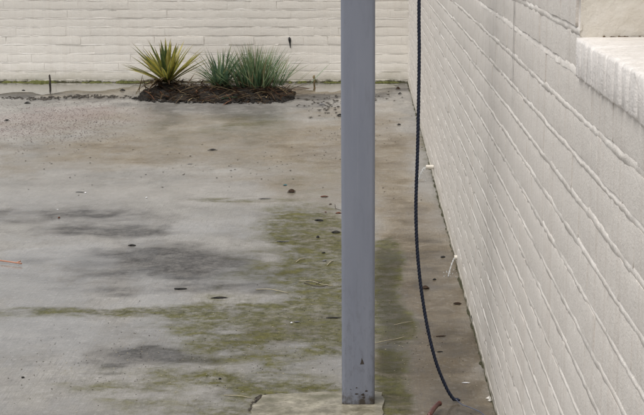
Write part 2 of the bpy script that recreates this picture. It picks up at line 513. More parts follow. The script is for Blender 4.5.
PALE = [stain(*a) for a in [  # pale patches, some painting wet sheen into the slab colour
    (130, 256, 60, 3, .5), (135, 275, 35, 3.5, .8), (60, 250, 60, 6, .35), (220, 175, 60, 12, .4), (100, 175, 110, 14, .4), (190, 352, 30, 3, .8), (290, 380, 50, 8, .7), (48, 390, 10, 4, .9),
    (150, 325, 60, 6, .5), (60, 340, 50, 14, .4), (300, 192, 40, 3, .3), (260, 235, 40, 8, .4), (230, 300, 45, 5, .45), (415, 300, 14, 30, .35), (20, 160, 30, 4, .3)]]
PINK = [stain(*a) for a in [(60, 112, 75, 9, .9), (20, 128, 60, 8, .7), (120, 118, 60, 10, .4)]]
WET = [stain(*a) for a in [(150, 225, 75, 8, .3), (40, 265, 80, 20, .8), (120, 195, 130, 16, .7), (70, 320, 100, 30, .7), (230, 230, 60, 14, .6), (60, 320, 80, 30, .4), (395, 310, 30, 70, .6), (445, 280, 25, 30, .7), (440, 380, 50, 30, .6), (452, 405, 26, 12, 1.0),
    (100, 92, 140, 9, 1.0), (300, 200, 60, 10, .5), (250, 125, 70, 22, .7), (380, 120, 30, 30, .5), (300, 320, 80, 30, .35), (40, 190, 120, 14, .5), (250, 190, 120, 30, .35)]]
gx = np.unique(np.concatenate([[-80, -40, -20, -12, -8, -6.5], np.arange(-5.2, W + 0.15, 0.028), [0.7, 1.0, 2, 5, 12, 30, 80]]))
gy = np.unique(np.concatenate([[-60, -20, -6, -1, 1.0, 2.0, 3.0], np.arange(3.6, D + 0.3, 0.028), [15.2, 16, 18, 24, 40, 80, 200]]))
X, Y = np.meshgrid(gx, gy)
def fbm(x, y, seed, octs=5, gain=0.55):
    r = np.random.default_rng(seed); out = np.zeros_like(x); a, tot = 1.0, 0.0
    for o_ in range(octs):
        T = r.uniform(-1, 1, (64, 64)); u, v = x * 2 ** o_ + 17.3 * o_, y * 2 ** o_ + 9.1 * o_
        i, j = np.floor(u).astype(int), np.floor(v).astype(int); fu, fv = u - i, v - j
        fu = fu * fu * (3 - 2 * fu); fv = fv * fv * (3 - 2 * fv)
        g = lambda p, q_: T[p % 64, q_ % 64]
        out += a * ((g(i, j) * (1 - fu) + g(i + 1, j) * fu) * (1 - fv) + (g(i, j + 1) * (1 - fu) + g(i + 1, j + 1) * fu) * fv)
        tot += a; a *= gain
    return out / tot
WX, WY = fbm(X * 2.6, Y * 1.6, 1, 6, 0.6), fbm(X * 2.6, Y * 1.6, 2, 6, 0.6)
def field(lst, seed=0):
    out = np.zeros_like(X)
    brk = np.clip(0.85 + (1.4 if seed in (1, 2, 4, 6) else 0.6) * fbm(X * 2.2, Y * 2.6, 10 + seed, 5, 0.62), 0.0, 1.45)
    for (cx, cy, sx_, sy_, a) in lst:
        dx, dy = (X - cx) / sx_ + 0.75 * WX, (Y - cy) / sy_ + 0.95 * WY
        q = np.sqrt(dx * dx + dy * dy)
        v = np.clip(1.35 - q, 0, 1); v = v * v * (3 - 2 * v)
        out = 1 - (1 - out) * (1 - np.clip(a * v * brk, 0, 1))
    return out
Z = 0.0028 * (np.sin(X * 2.1 + 0.7 * Y) * np.sin(Y * 1.3 - 0.4 * X) + 0.6 * np.sin(3.7 * X - 1.9 * Y + 1.0) + 0.4 * np.sin(5.1 * Y + 2.3 * X)) - 0.004
inside = (X > -6) & (X < W + 0.2) & (Y > 3) & (Y < D + 0.2)
Z = np.where(inside, Z, -0.006)
Z += -0.006 * np.clip((Y - (D - 1.15)) / 0.4, 0, 1) * inside
nx, ny = len(gx), len(gy)
V = np.stack([X.ravel(), Y.ravel(), Z.ravel()], 1)
ii = np.arange(ny * nx).reshape(ny, nx)
F = np.stack([ii[:-1, :-1].ravel(), ii[:-1, 1:].ravel(), ii[1:, 1:].ravel(), ii[1:, :-1].ravel()], 1)
me = bpy.data.meshes.new('ground'); me.from_pydata(V.tolist(), [], F.tolist()); me.update()
me.polygons.foreach_set('use_smooth', [True] * len(me.polygons))
def add_attr(name, chans):
    a = me.attributes.new(name, 'FLOAT_COLOR', 'POINT')
    d = np.ones((ny * nx, 4), np.float32)
    for i, c in enumerate(chans): d[:, i] = c.ravel()
    a.data.foreach_set('color', d.ravel())
add_attr('stain_a', [field(MOSS_AND_REFLECTION, 1), field(DARK, 2), field(DIRT, 3)])
add_attr('stain_b', [field(PALE, 4), field(PINK, 5), field(WET, 6)])
ground = link('ground', me); tag(ground, kind='structure')

t = NT('wet_concrete')
sa, sb = t.attr('stain_a'), t.attr('stain_b')
def sepc(a):
    s = t.n.new('ShaderNodeSeparateColor'); t.l.new(a.outputs['Color'], s.inputs[0]); return s.outputs
moss, dark, dirt = sepc(sa); pale, pink, wet = sepc(sb)
def broken(mask, nz, gain, lo, hi):           # break a soft stain up into a ragged one
    v = t.math('ADD', mask, t.math('MULTIPLY', t.math('SUBTRACT', nz, 0.5), gain))
    m = t.ramp(v, [(lo, 0.0), (hi, 1.0)])
    return t.math('MULTIPLY', m, t.math('MINIMUM', t.math('MULTIPLY', mask, 4.0), 1.0))
n_big = t.noise(1.6, 5, 0.62, dist=0.4)
n_mid = t.noise(6.5, 6, 0.65, dist=0.3)
n_fin = t.noise(45, 5, 0.7)
n_x = t.noise(3.0, 6, 0.68, stretch=(1.0, 0.45, 1), off=(3, 1, 0))
broom = t.noise(1.0, 4, 0.65, stretch=(130, 9, 1))
n_sx = t.noise(9.0, 5, 0.68, stretch=(0.75, 1.1, 1), dist=0.5)       # streaks lying across the slab
n_gr = t.noise(230, 3, 0.7)
c = t.mix((0.185, 0.176, 0.160), (0.295, 0.280, 0.255), t.ramp(n_big, [(0.30, 0.0), (0.70, 1.0)]))
c = t.mix(c, (0.105, 0.098, 0.090), t.ramp(n_mid, [(0.48, 0.0), (0.78, 0.55)]))
c = t.mix(c, (0.37, 0.355, 0.33), t.ramp(n_x, [(0.52, 0.0), (0.80, 0.65)]))
c = t.mix(c, t.mix((0.125, 0.094, 0.055), (0.255, 0.210, 0.145), t.ramp(n_x, [(0.35, 0.0), (0.65, 1.0)])), t.math('MULTIPLY', broken(dirt, n_mid, 0.6, 0.10, 0.85), 0.88))
c = t.mix(c, (0.092, 0.070, 0.042), t.math('MULTIPLY', t.ramp(t.math('ADD', dirt, t.math('MULTIPLY', t.math('SUBTRACT', t.mix(n_sx, n_mid, 0.5), 0.5), 0.9)), [(0.72, 0.0), (1.05, 1.0)]), 0.75))
c = t.mix(c, (0.40, 0.385, 0.36), t.math('MULTIPLY', broken(pale, n_x, 1.0, 0.30, 0.75), 0.55))
c = t.mix(c, (0.27, 0.21, 0.198), t.math('MULTIPLY', broken(pink, n_mid, 0.7, 0.2, 0.8), 0.5))
c = t.mix(c, t.mix(c, (0, 0, 0), 0.30), t.ramp(n_gr, [(0.50, 0.0), (0.70, 1.0)]))
c = t.mix(c, t.mix(c, (0.8, 0.78, 0.74), 0.16), t.ramp(n_fin, [(0.54, 0.0), (0.72, 1.0)]))
c = t.mix(c, (0.08, 0.075, 0.068), t.math('MULTIPLY', t.ramp(broom, [(0.50, 0.0), (0.72, 1.0)]), t.math('MULTIPLY', t.ramp(n_big, [(0.4, 0.1), (0.6, 1.0)]), 0.4)))
mdark = broken(dark, t.mix(n_sx, n_x, 0.5), 1.3, 0.06, 0.75)
c = t.mix(c, (0.045, 0.042, 0.040), t.math('MULTIPLY', mdark, t.ramp(t.mix(n_sx, n_fin, 0.5), [(0.36, 0.42), (0.58, 0.94)])))
mmoss = broken(moss, t.mix(n_sx, t.noise(30, 5, 0.7), 0.35), 1.4, 0.02, 0.55)
mc = t.mix((0.026, 0.026, 0.008), (0.110, 0.103, 0.032), t.ramp(t.mix(n_sx, n_fin, 0.5), [(0.38, 0.0), (0.62, 1.0)]))
mc = t.mix(mc, (0.034, 0.030, 0.009), t.math('MULTIPLY', t.ramp(dark, [(0.35, 0.0), (0.85, 1.0)]), 0.8))
c = t.mix(c, mc, t.math('MULTIPLY', mmoss, t.ramp(t.mix(t.noise(18, 6, 0.74), n_sx, 0.4), [(0.40, 0.30), (0.55, 0.98)])))
c = t.mix(c, (0.045, 0.038, 0.03), t.ramp(t.noise(95, 3, 0.6), [(0.66, 0.0), (0.74, 0.6)]))
wetm = broken(wet, n_big, 0.8, 0.15, 0.65)
wall_ = t.math('MAXIMUM', wetm, t.ramp(n_x, [(0.44, 0.85), (0.55, 0.10)]))
matte = t.math('SUBTRACT', 1.0, t.math('MAXIMUM', t.math('MULTIPLY', mmoss, 0.75), t.math('MAXIMUM', t.math('MULTIPLY', mdark, 0.6), t.math('MULTIPLY', dirt, 0.45))))
wall_ = t.math('MULTIPLY', wall_, matte)
hgt = t.math('ADD', t.math('MULTIPLY', n_fin, 0.5), t.math('ADD', t.math('MULTIPLY', broom, 0.45), t.math('MULTIPLY', n_mid, 0.8)))
t.set(Base_Color=c, Roughness=t.ramp(n_mid, [(0.3, 0.42), (0.7, 0.62)]), Normal=t.bump(hgt, 0.006, 0.9))
t.set(Specular_IOR_Level=t.math('MULTIPLY', matte, 0.28))
t.set(Coat_Weight=wall_, Coat_Roughness=t.ramp(n_mid, [(0.35, 0.015), (0.65, 0.07)]), Coat_IOR=1.33)
t.set(Coat_Normal=t.bump(t.math('ADD', t.noise(34, 3, 0.55), t.math('MULTIPLY', n_x, 1.0)), 0.0022, 0.7))
me.materials.append(t.m)

# standing water: thin sheets a few millimetres above the slab
tw = NT('standing_water')
gl = tw.n.new('ShaderNodeBsdfGlossy'); gl.inputs['Roughness'].default_value = 0.03
tr = tw.n.new('ShaderNodeBsdfTransparent'); tr.inputs['Color'].default_value = (0.90, 0.90, 0.86, 1)
fr = tw.n.new('ShaderNodeFresnel'); fr.inputs['IOR'].default_value = 1.33
nb = tw.bump(tw.noise(16, 2, 0.5, stretch=(1, 1.6, 1)), 0.0016, 0.5)
tw.l.new(nb, gl.inputs['Normal']); tw.l.new(nb, fr.inputs['Normal'])
mx = tw.n.new('ShaderNodeMixShader')
tw.l.new(fr.outputs[0], mx.inputs[0]); tw.l.new(tr.outputs[0], mx.inputs[1]); tw.l.new(gl.outputs[0], mx.inputs[2])
tw.l.new(mx.outputs[0], tw.out.inputs['Surface'])
tw.n.remove(tw.b)
WATER = tw.m
def puddle(label, outline, seed, amp=0.04, z=0.0035):
    q = np.random.default_rng(seed)
    base = [gnd(*p) for p in outline]
    P = catmull(base + [base[0]], 14)[:-1]
    n = len(P)
    ns = vnoise1(n + 2, 3, q)
    c = sum(P, Vector()) / n
    V = []
    for i, p in enumerate(P):
        d = (p - c); L = d.length + 1e-6
        p = p + d / L * amp * ns[i] * min(1, i / 4, (n - i) / 4)
        V.append((min(p.x, W - 0.004), min(p.y, D - 0.004), z))
    me_ = mesh('puddle', V, [tuple(range(n))])
    o = link('puddle', me_, None, WATER); tag(o, label, 'puddle', kind='structure')
    return o
puddle('long shallow puddle along the foot of the end wall', [(-40, 84), (40, 83.5), (130, 84), (122, 88), (96, 91.5), (70, 90), (48, 94.5), (20, 92), (-10, 95), (-40, 94)], 1, 0.05, 0.0015)
puddle('shallow puddle right of the grass clump below the end wall', [(296, 85), (340, 84), (395, 84), (388, 88), (350, 89), (330, 92), (304, 89)], 2, 0.08, 0.0015)

# pale concrete footing round the post
pts = [gnd(*p) for p in [(252, 409), (263, 396.5), (300, 393.5), (345, 392), (381, 392.5), (384, 400), (383, 420), (250, 420)]]
pts = [Vector((p.x, p.y, 0)) for p in pts]
P = []
q = np.random.default_rng(6)
for i, p in enumerate(pts):
    a, b = p, pts[(i + 1) % len(pts)]
    for k in range(6):
        v = a.lerp(b, k / 6); P.append((v.x + q.normal(0, 0.0025), v.y + q.normal(0, 0.006), 0))
n = len(P)
V = [(x, y, 0.0035) for x, y, _ in P] + [(x, y, -0.03) for x, y, _ in P]
F = [tuple(range(n))] + [(i, n + i, n + (i + 1) % n, (i + 1) % n) for i in range(n)]
tf = NT('footing_concrete')
fn = tf.noise(14, 5, 0.65)
fc = tf.mix((0.13, 0.115, 0.08), (0.36, 0.33, 0.255), tf.ramp(fn, [(0.35, 0.0), (0.65, 1.0)]))
fc = tf.mix(fc, (0.10, 0.085, 0.05), tf.ramp(tf.noise(60, 4, 0.7), [(0.52, 0.0), (0.68, 0.8)]))
fc = tf.mix(fc, (0.075, 0.07, 0.025), tf.ramp(tf.noise(7, 6, 0.7, stretch=(0.7, 1.4, 1)), [(0.46, 0.0), (0.66, 0.75)]))
tf.set(Base_Color=fc, Roughness=0.5, Normal=tf.bump(tf.noise(50, 5, 0.6), 0.004, 0.8), Coat_Weight=0.25, Coat_Roughness=0.15)
me_ = mesh('footing', V, F, False)
bm = bmesh.new(); bm.from_mesh(me_); bmesh.ops.recalc_face_normals(bm, faces=bm.faces); bm.to_mesh(me_); bm.free()
footing = link('footing', me_, None, tf.m)
tag(footing, 'pale cream concrete footing pad under the grey post', 'footing', kind='structure')

# ------------------------------------------------------------------ post
pb = gnd(358.3, 405.5)
PW = 0.107
post = empty('steel_post', (pb.x, pb.y + PW / 2, 0))
tag(post, 'square blue-grey painted steel post standing on the cream footing', 'post')
def rounded_square(w, r, n=5):
    out = []
    for cx, cy, a0 in ((1, 1, 0), (-1, 1, 90), (-1, -1, 180), (1, -1, 270)):
        for k in range(n + 1):
            a = R(a0 + 90 * k / n)
            out.append((cx * (w / 2 - r) + r * math.cos(a), cy * (w / 2 - r) + r * math.sin(a)))
    return out
prof = rounded_square(PW, 0.012)
zs = list(np.linspace(0.004, 2.62, 40))
V = [(x, y, z) for z in zs for x, y in prof]; m = len(prof)
F = [(j*m+i, j*m+(i+1) % m, (j+1)*m+(i+1) % m, (j+1)*m+i) for j in range(len(zs)-1) for i in range(m)] + [tuple(range((len(zs)-1)*m, len(zs)*m))]
tq = NT('post_paint')
ox, oy, oz = tq.sep(tq.tc.outputs['Object'])
pn = tq.noise(3, 3, 0.5, vec=tq.tc.outputs['Object'], stretch=(6, 6, 1))
pc = tq.mix((0.190, 0.206, 0.252), (0.210, 0.226, 0.272), tq.ramp(pn, [(0.35, 0.0), (0.65, 1.0)]))
sc1 = tq.noise(70, 4, 0.7, vec=tq.tc.outputs['Object'], stretch=(1, 1, 0.4))
low = tq.math('SUBTRACT', 1.0, tq.math('DIVIDE', oz, 0.55), clamp=True)
pc = tq.mix(pc, (0.115, 0.118, 0.14), tq.math('MULTIPLY', tq.math('MULTIPLY', tq.ramp(sc1, [(0.52, 0.0), (0.68, 1.0)]), low), 0.7))
rust = tq.math('SUBTRACT', tq.math('MULTIPLY', tq.noise(26, 5, 0.7, vec=tq.tc.outputs['Object']), 1.5), tq.math('ADD', tq.math('MULTIPLY', oz, 9.0), 0.42))
pc = tq.mix(pc, (0.055, 0.045, 0.035), tq.math('MULTIPLY', rust, 3.0, clamp=True))
drip = tq.noise(1.0, 4, 0.65, vec=tq.tc.outputs['Object'], stretch=(120, 120, 1.8))
pc = tq.mix(pc, (0.27, 0.275, 0.31), tq.math('MULTIPLY', tq.ramp(drip, [(0.56, 0.0), (0.72, 1.0)]), 0.30))
pc = tq.mix(pc, (0.13, 0.135, 0.16), tq.math('MULTIPLY', tq.ramp(tq.noise(9, 5, 0.7, vec=tq.tc.outputs['Object'], stretch=(3, 3, 0.6)), [(0.54, 0.0), (0.72, 1.0)]), 0.35))
tq.set(Base_Color=pc, Roughness=tq.ramp(drip, [(0.3, 0.30), (0.7, 0.5)]), Normal=tq.bump(tq.noise(90, 3, 0.6, vec=tq.tc.outputs['Object']), 0.0006, 0.5))
POSTM = tq.m
link('shaft', mesh('shaft', V, F), post, POSTM)
v, f = box_data(-0.06, W + 0.10 - pb.x, -0.05, 0.05, 2.623, 2.80)
link('beam', mesh('beam', v, f, False), post, POSTM)
chip = NT('chipped_paint'); chip.set(Base_Color=(0.045, 0.035, 0.028), Roughness=0.8)
cz = at_y(362, 362, pb.y).z
cx = at_y(362, 362, pb.y).x - pb.x
V = [(cx - 0.006, -PW/2 - 0.0006, cz - 0.008), (cx + 0.007, -PW/2 - 0.0006, cz - 0.007), (cx + 0.004, -PW/2 - 0.0006, cz + 0.003), (cx - 0.001, -PW/2 - 0.0006, cz + 0.014), (cx - 0.003, -PW/2 - 0.0006, cz + 0.002)]
link('paint_chip', mesh('paint_chip', V, [(0, 1, 2, 3, 4)], False), post, chip.m)
q = np.random.default_rng(77)
for k in range(7):
    a, b, s = q.uniform(-0.035, 0.03), q.uniform(0.015, 0.06), q.uniform(0.002, 0.006)
    V = [(a + s * 1.4 * math.cos(u) * q.uniform(.5, 1), -PW/2 - 0.0005, b + s * 0.7 * math.sin(u) * q.uniform(.5, 1)) for u in np.linspace(0, 2 * math.pi, 8)[:-1]]
    link('paint_chip', mesh('paint_chip', V, [tuple(range(7))], False), post, chip.m)

# ------------------------------------------------------------------ rope
rg = gnd(455.5, 401)
track = [(419, 6), (419.2, 50), (418.6, 100), (417.6, 150), (416, 200), (416.5, 235), (418.5, 265), (422, 295), (428, 330), (436, 362), (446, 387), (453.5, 399)]
pts = [at_y(px, py, rg.y) for px, py in track]
pts = [Vector((pts[0].x + 0.003, rg.y, 2.62)), Vector((pts[0].x + 0.002, rg.y, 2.2)), Vector((pts[0].x + 0.001, rg.y, 1.75))] + pts
pts += [Vector((rg.x + 0.004, rg.y, 0.006)), Vector((rg.x + 0.014, rg.y - 0.01, 0.003))]
path = catmull(pts, 30)
# loop over the beam
loop = []
bt = Vector((path[0].x, pb.y + PW / 2, 0))
for a in np.linspace(0, 1, 22):
    pass
res = [path[0]]
for p in path[1:]:
    d = (p - res[-1]).length
    while d > 0.004:
        res.append(res[-1] + (p - res[-1]) * (0.004 / d)); d = (p - res[-1]).length
RR = 0.0052
parts = []
prev = None
frames = []
for i, p in enumerate(res):
    tdir = (res[min(i+1, len(res)-1)] - res[max(i-1, 0)]).normalized()
    u = tdir.cross(Vector((0, 1, 0))).normalized() if prev is None else (prev - tdir * prev.dot(tdir)).normalized()
    prev = u; frames.append((p, u, tdir.cross(u)))
for s in range(3):
    cl = []
    for i, (p, u, w_) in enumerate(frames):
        a = i * 0.004 / 0.034 * 2 * math.pi + s * 2 * math.pi / 3
        cl.append(p + (u * math.cos(a) + w_ * math.sin(a)) * RR * 0.55)
    parts.append(tube_data(cl, RR * 0.62, 6))
tr_ = NT('rope_fibre')
rn = tr_.noise(240, 3, 0.6)
lift = tr_.sep()[2]
rc_ = tr_.ramp(rn, [(0.3, (0.004, 0.006, 0.014)), (0.7, (0.010, 0.018, 0.045))])
tr_.set(Base_Color=rc_, Roughness=0.75, Normal=tr_.bump(rn, 0.001, 0.8))
rope = link('rope', mesh('rope', *join_data(parts)), None, tr_.m)
tag(rope, 'dark navy twisted rope hanging beside the post down to the wet ground', 'rope')
# knot round the beam
yb0, yb1 = pb.y - 0.004, pb.y + PW + 0.004
kn = [(path[0].x, rg.y, 2.60), (path[0].x + .002, yb0 - 0.006, 2.64), (path[0].x + .002, yb0 - 0.006, 2.79), (path[0].x, yb0 + 0.02, 2.812), (path[0].x, yb1 - 0.02, 2.812), (path[0].x, yb1 + 0.006, 2.78), (path[0].x, yb1 + 0.006, 2.64), (path[0].x, yb1 - 0.02, 2.612), (path[0].x, rg.y, 2.60)]
link('knot', mesh('knot', *tube_data(catmull(kn, 6), RR, 6)), rope, tr_.m)

# thin frayed strand leaving the rope end to the right
e = gnd(457, 402)
cpts = [Vector((rg.x, rg.y - 0.02, 0.012)), gnd(462, 404.5, 0.006), gnd(470, 407.5, 0.006), gnd(480, 412, 0.006), gnd(490, 420, 0.006)]
tstr = simple('strand_fibre', (0.05, 0.06, 0.10), (0.12, 0.14, 0.20), 60, 0.7)
st_ = link('frayed_strand', mesh('frayed_strand', *tube_data(catmull(cpts, 8), 0.0016, 5)), rope, tstr)

# ------------------------------------------------------------------ drain pipes with water
pvc = simple('pipe_plastic', (0.55, 0.50, 0.42), (0.70, 0.66, 0.58), 30, 0.45, 0.0006)
inside_m = simple('pipe_inside', (0.02, 0.018, 0.015), (0.04, 0.035, 0.03), 30, 0.8)
def pipe_data(r0, r1, L, seg=20, droop=0.0):
    V, F = [], []
    prof = [(0.08, r0), (-L, r0), (-L - 0.001, r0 - 0.0008), (-L - 0.001, r1), (0.06, r1)]
    for i, (x, r) in enumerate(prof):
        for k in range(seg):
            a = 2 * math.pi * k / seg
            V.append((x, r * math.cos(a), r * math.sin(a) + (x if x < 0 else 0) * -droop * -1))
    for i in range(len(prof) - 1):
        for k in range(seg):
            F.append((i*seg+k, i*seg+(k+1) % seg, (i+1)*seg+(k+1) % seg, (i+1)*seg+k))
    F.append(tuple(range(4*seg, 5*seg)))
    return V, F
p1 = at_wall(434, 167.0)
pipe = empty('drain_pipe', (W, p1.y, p1.z))
tag(pipe, 'short cream plastic drain pipe sticking out of the side wall', 'pipe')
link('tube', mesh('tube', *pipe_data(0.013, 0.0105, 0.048)), pipe, pvc)
V, F = [], []
for k in range(16):
    a = 2 * math.pi * k / 16; V += [(-0.0015, 0.013 * math.cos(a), 0.013 * math.sin(a)), (-0.002 + q.normal(0, .0006), (0.018 + q.normal(0, .002)) * math.cos(a), (0.018 + q.normal(0, .002)) * math.sin(a))]
F = [(2*k, 2*k+1, (2*k+3) % 32, (2*k+2) % 32) for k in range(16)]
link('mortar_collar', mesh('mortar_collar', V, F), pipe, simple('collar_mortar', (0.10, 0.09, 0.075), (0.30, 0.27, 0.23), 60, 0.9))
p2 = at_wall(457, 257.5)
pipe2 = empty('drain_pipe', (W, p2.y, p2.z))
tag(pipe2, 'small drain outlet nearly flush with the foot of the side wall', 'pipe')
link('tube', mesh('tube', *pipe_data(0.011, 0.0085, 0.012)), pipe2, pvc)

tjw = NT('running_water')
tjw.set(Base_Color=(0.93, 0.95, 0.96), Roughness=0.08, IOR=1.33, Transmission_Weight=0.75, Normal=tjw.bump(tjw.noise(90, 2, 0.5), 0.003, 0.8))
tjw.b.inputs['Specular IOR Level'].default_value = 0.6
JET = tjw.m
def jet(label, start, vx, r0, seed, vy=0.0):
    q = np.random.default_rng(seed)
    pts, rad = [], []
    tt = math.sqrt(2 * (start.z - 0.002) / 9.81)
    for i in range(26):
        k = i / 25 * tt
        pts.append((start.x - vx * k, start.y + vy * k + q.normal(0, 0.0006), start.z - 4.905 * k * k))
        rad.append(r0 * (1 - 0.35 * i / 25) * (1 + 0.22 * math.sin(i * 1.3) + q.normal(0, 0.10)))
    root = empty('water_jet', (pts[-1][0], pts[-1][1], 0))
    tag(root, label, 'water jet')
    o = link('stream', mesh('stream', *tube_data(pts, rad, 7)), root, JET); o.matrix_parent_inverse = Matrix.Translation(-root.location)
    parts = []
    for i in range(16):
        a, d = q.uniform(0, 6.28), abs(q.normal(0, 0.03)) + 0.006
        c = Vector((pts[-1][0] + d * math.cos(a), pts[-1][1] + d * math.sin(a), 0.006 + abs(q.normal(0, 0.012))))
        s = q.uniform(0.0015, 0.0035)
        parts.append(([c + Vector(v) * s for v in ((1,0,0),(-1,0,0),(0,1,0),(0,-1,0),(0,0,1),(0,0,-1))], [(0,2,4),(2,1,4),(1,3,4),(3,0,4),(2,0,5),(1,2,5),(3,1,5),(0,3,5)]))
    o = link('splash', mesh('splash', *join_data(parts)), root, JET); o.matrix_parent_inverse = Matrix.Translation(-root.location); o['kind'] = 'stuff'
jet('clear water arcing from the cream drain pipe by the rope', Vector((W - 0.048, p1.y, p1.z - 0.003)), 0.36, 0.0062, 1)
jet('thin water trickle spurting from the outlet at the wall foot', Vector((W - 0.011, p2.y, p2.z - 0.003)), 0.42, 0.0040, 2, -2.0)

# ------------------------------------------------------------------ planted bed
BY = 13.50
c0, c1 = gnd(137, 100), gnd(291, 100)
MX0, MX1 = c0.x, c1.x
tso = NT('dark_soil')
n1 = tso.noise(18, 6, 0.7)
scol = tso.ramp(n1, [(0.30, (0.006, 0.005, 0.004)), (0.60, (0.022, 0.016, 0.011)), (0.80, (0.07, 0.048, 0.028))])
tso.set(Base_Color=scol, Roughness=0.85, Normal=tso.bump(tso.noise(45, 6, 0.7), 0.03, 0.9))
nxm, nym = 70, 40
q = np.random.default_rng(8)
humps = [(at_y(167, 90, BY).x, 0.0, 0.22, 0.075), (at_y(222, 92, BY).x, -0.05, 0.24, 0.04), (at_y(260, 92, BY).x, 0.0, 0.24, 0.055), (at_y(195, 95, BY).x, -0.1, 0.35, 0.02)]
cxm, cym, rxm, rym = (MX0 + MX1) / 2, BY + 0.06, (MX1 - MX0) / 2, 0.58
ragx, ragy = vnoise1(nxm, 4, q) + 0.6 * vnoise1(nxm, 1.5, q), vnoise1(nym, 4, q)
rag2 = q.normal(0, 0.5, (nym, nxm))
V, F = [], []
for j in range(nym):
    for i in range(nxm):
        u, v_ = -1 + 2 * i / (nxm - 1), -1 + 2 * j / (nym - 1)
        x, y = cxm + u * rxm * 1.02, cym + v_ * rym
        e = 1 - (abs(u) ** 3.2 + abs(v_) ** 2.0) - 0.30 * (ragx[i] + ragy[j]) - 0.30 * rag2[j, i]
        e = max(-0.15, e)
        z = 0.035 * max(0, e) ** 0.6 - 0.02 * (e <= 0)
        for hx, hy, hr, hh in humps:
            dd = ((x - hx) ** 2 + ((y - BY - hy) * 0.8) ** 2) / hr ** 2
            z += hh * math.exp(-dd * 1.6) * (1 if e > 0 else 0)
        z += q.normal(0, 0.006) * (e > 0)
        V.append((x, y, z - 0.004))
F = [(j*nxm+i, j*nxm+i+1, (j+1)*nxm+i+1, (j+1)*nxm+i) for j in range(nym-1) for i in range(nxm-1)]
def soil_z(x, y):
    i = (x - cxm) / (rxm * 1.02) * 0.5 + 0.5; j = (y - cym) / rym * 0.5 + 0.5
    i = min(max(int(round(i * (nxm - 1))), 0), nxm - 1); j = min(max(int(round(j * (nym - 1))), 0), nym - 1)
    return max(0.0, SV[j*nxm+i][2])
SV = V
soil = link('soil_bed', mesh('soil_bed', V, F), None, tso.m)
tag(soil, 'low mound of dark wet soil and roots under the three plants', 'soil', kind='structure')

def blade(root, az, el0, L, w, bend, fold=0.25, n=9, tip=0.15, twist=0.0, shape='sword'):
    """arching blade: root point, azimuth, start elevation, length, width, total bend (radians)"""
    V, F = [], []
    p = Vector(root); el = el0
    for i in range(n + 1):
        s = i / n
        d = Vector((math.cos(az) * math.cos(el), math.sin(az) * math.cos(el), math.sin(el)))
        side = Vector((-math.sin(az), math.cos(az), 0))
        up = side.cross(d) * -1
        a = twist * s
        side2 = side * math.cos(a) + up * math.sin(a); up2 = up * math.cos(a) - side * math.sin(a)
        if shape == 'sword':
            ww = w * (0.55 + 0.45 * min(1, s * 4)) * (1 - max(0, (s - 0.45) / 0.55) ** 1.6) + 0.0006
        else:
            ww = w * (1 - s ** 1.5) + 0.0004
        V += [p - side2 * ww / 2 + up2 * ww * fold, p, p + side2 * ww / 2 + up2 * ww * fold]
        p = p + d * (L / n); el -= bend / n
    for i in range(n):
        a = 3 * i
        F += [(a, a+1, a+4, a+3), (a+1, a+2, a+5, a+4)]
    return V, F
def leaf_mat(name, stops, spec=0.4, across=True):
    t = NT(name)
    at = t.attr('shade')
    t.set(Base_Color=t.mix(at.outputs['Color'], (0.5, 0.5, 0.5), 0.0), Roughness=0.45)
    nz = t.noise(30, 3, 0.6)
    col_ = t.mix(at.outputs['Color'], t.mix(at.outputs['Color'], (0.0, 0.0, 0.0), 0.35), t.ramp(nz, [(0.4, 0.0), (0.7, 1.0)]))
    t.set(Base_Color=col_)
    t.b.inputs['Specular IOR Level'].default_value = spec
    # thin leaf lets light through
    tl = t.n.new('ShaderNodeBsdfTranslucent'); t.l.new(col_, tl.inputs['Color'])
    mx_ = t.n.new('ShaderNodeMixShader'); mx_.inputs[0].default_value = 0.38
    t.l.new(t.b.outputs[0], mx_.inputs[1]); t.l.new(tl.outputs[0], mx_.inputs[2])
    t.l.new(mx_.outputs[0], t.out.inputs['Surface'])
    return t.m
LEAFM = leaf_mat('plant_leaf', None)
def shade(me_, cols):
    a = me_.attributes.new('shade', 'FLOAT_COLOR', 'POINT')
    d = np.ones((len(me_.vertices), 4), np.float32); d[:, :3] = np.array(cols, np.float32)
    a.data.foreach_set('color', d.ravel())

# yellow variegated yucca
def stripe_cols(n, mid, edge, tipc, dead=None):
    out = []
    for i in range(n + 1):
        s = i / n
        for k in range(3):
            c = np.array(mid if k == 1 else edge, float)
            if s > 0.85: c = c * (1 - (s - 0.85) / 0.15) + np.array(tipc) * (s - 0.85) / 0.15
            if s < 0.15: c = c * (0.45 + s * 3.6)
            out.append(c)
    return out
GREEN, DKG, YEL, PYEL, STRAW, BRN = (0.13, 0.17, 0.05), (0.06, 0.10, 0.04), (0.52, 0.45, 0.09), (0.62, 0.56, 0.22), (0.42, 0.33, 0.18), (0.085, 0.05, 0.028)
yb = at_y(167.5, 88, BY); 
yroot = Vector((yb.x, BY, soil_z(yb.x, BY) - 0.005))
yucca = empty('yucca', yroot)
tag(yucca, 'spiky yucca with yellow striped sword leaves, leftmost of the plants', 'plant')
q = np.random.default_rng(14)
def add_leaf(parent, loc, args, cols):
    V, F = blade(**args)
    me_ = mesh('leaf', [Vector(v) - loc for v in V], F)
    shade(me_, cols); me_.materials.append(LEAFM)
    return link('leaf', me_, parent)
spec = []
for i in range(58):
    az = q.uniform(0, 2 * math.pi)
    s = (i + 0.5) / 58
    el = R(88 - 62 * s ** 0.9 + q.normal(0, 4))
    L = 0.355 + 0.035 * q.normal() + 0.05 * min(1, s * 1.6)
    spec.append((az, el, L, q.uniform(0.028, 0.042), R(q.uniform(-2, 14))))
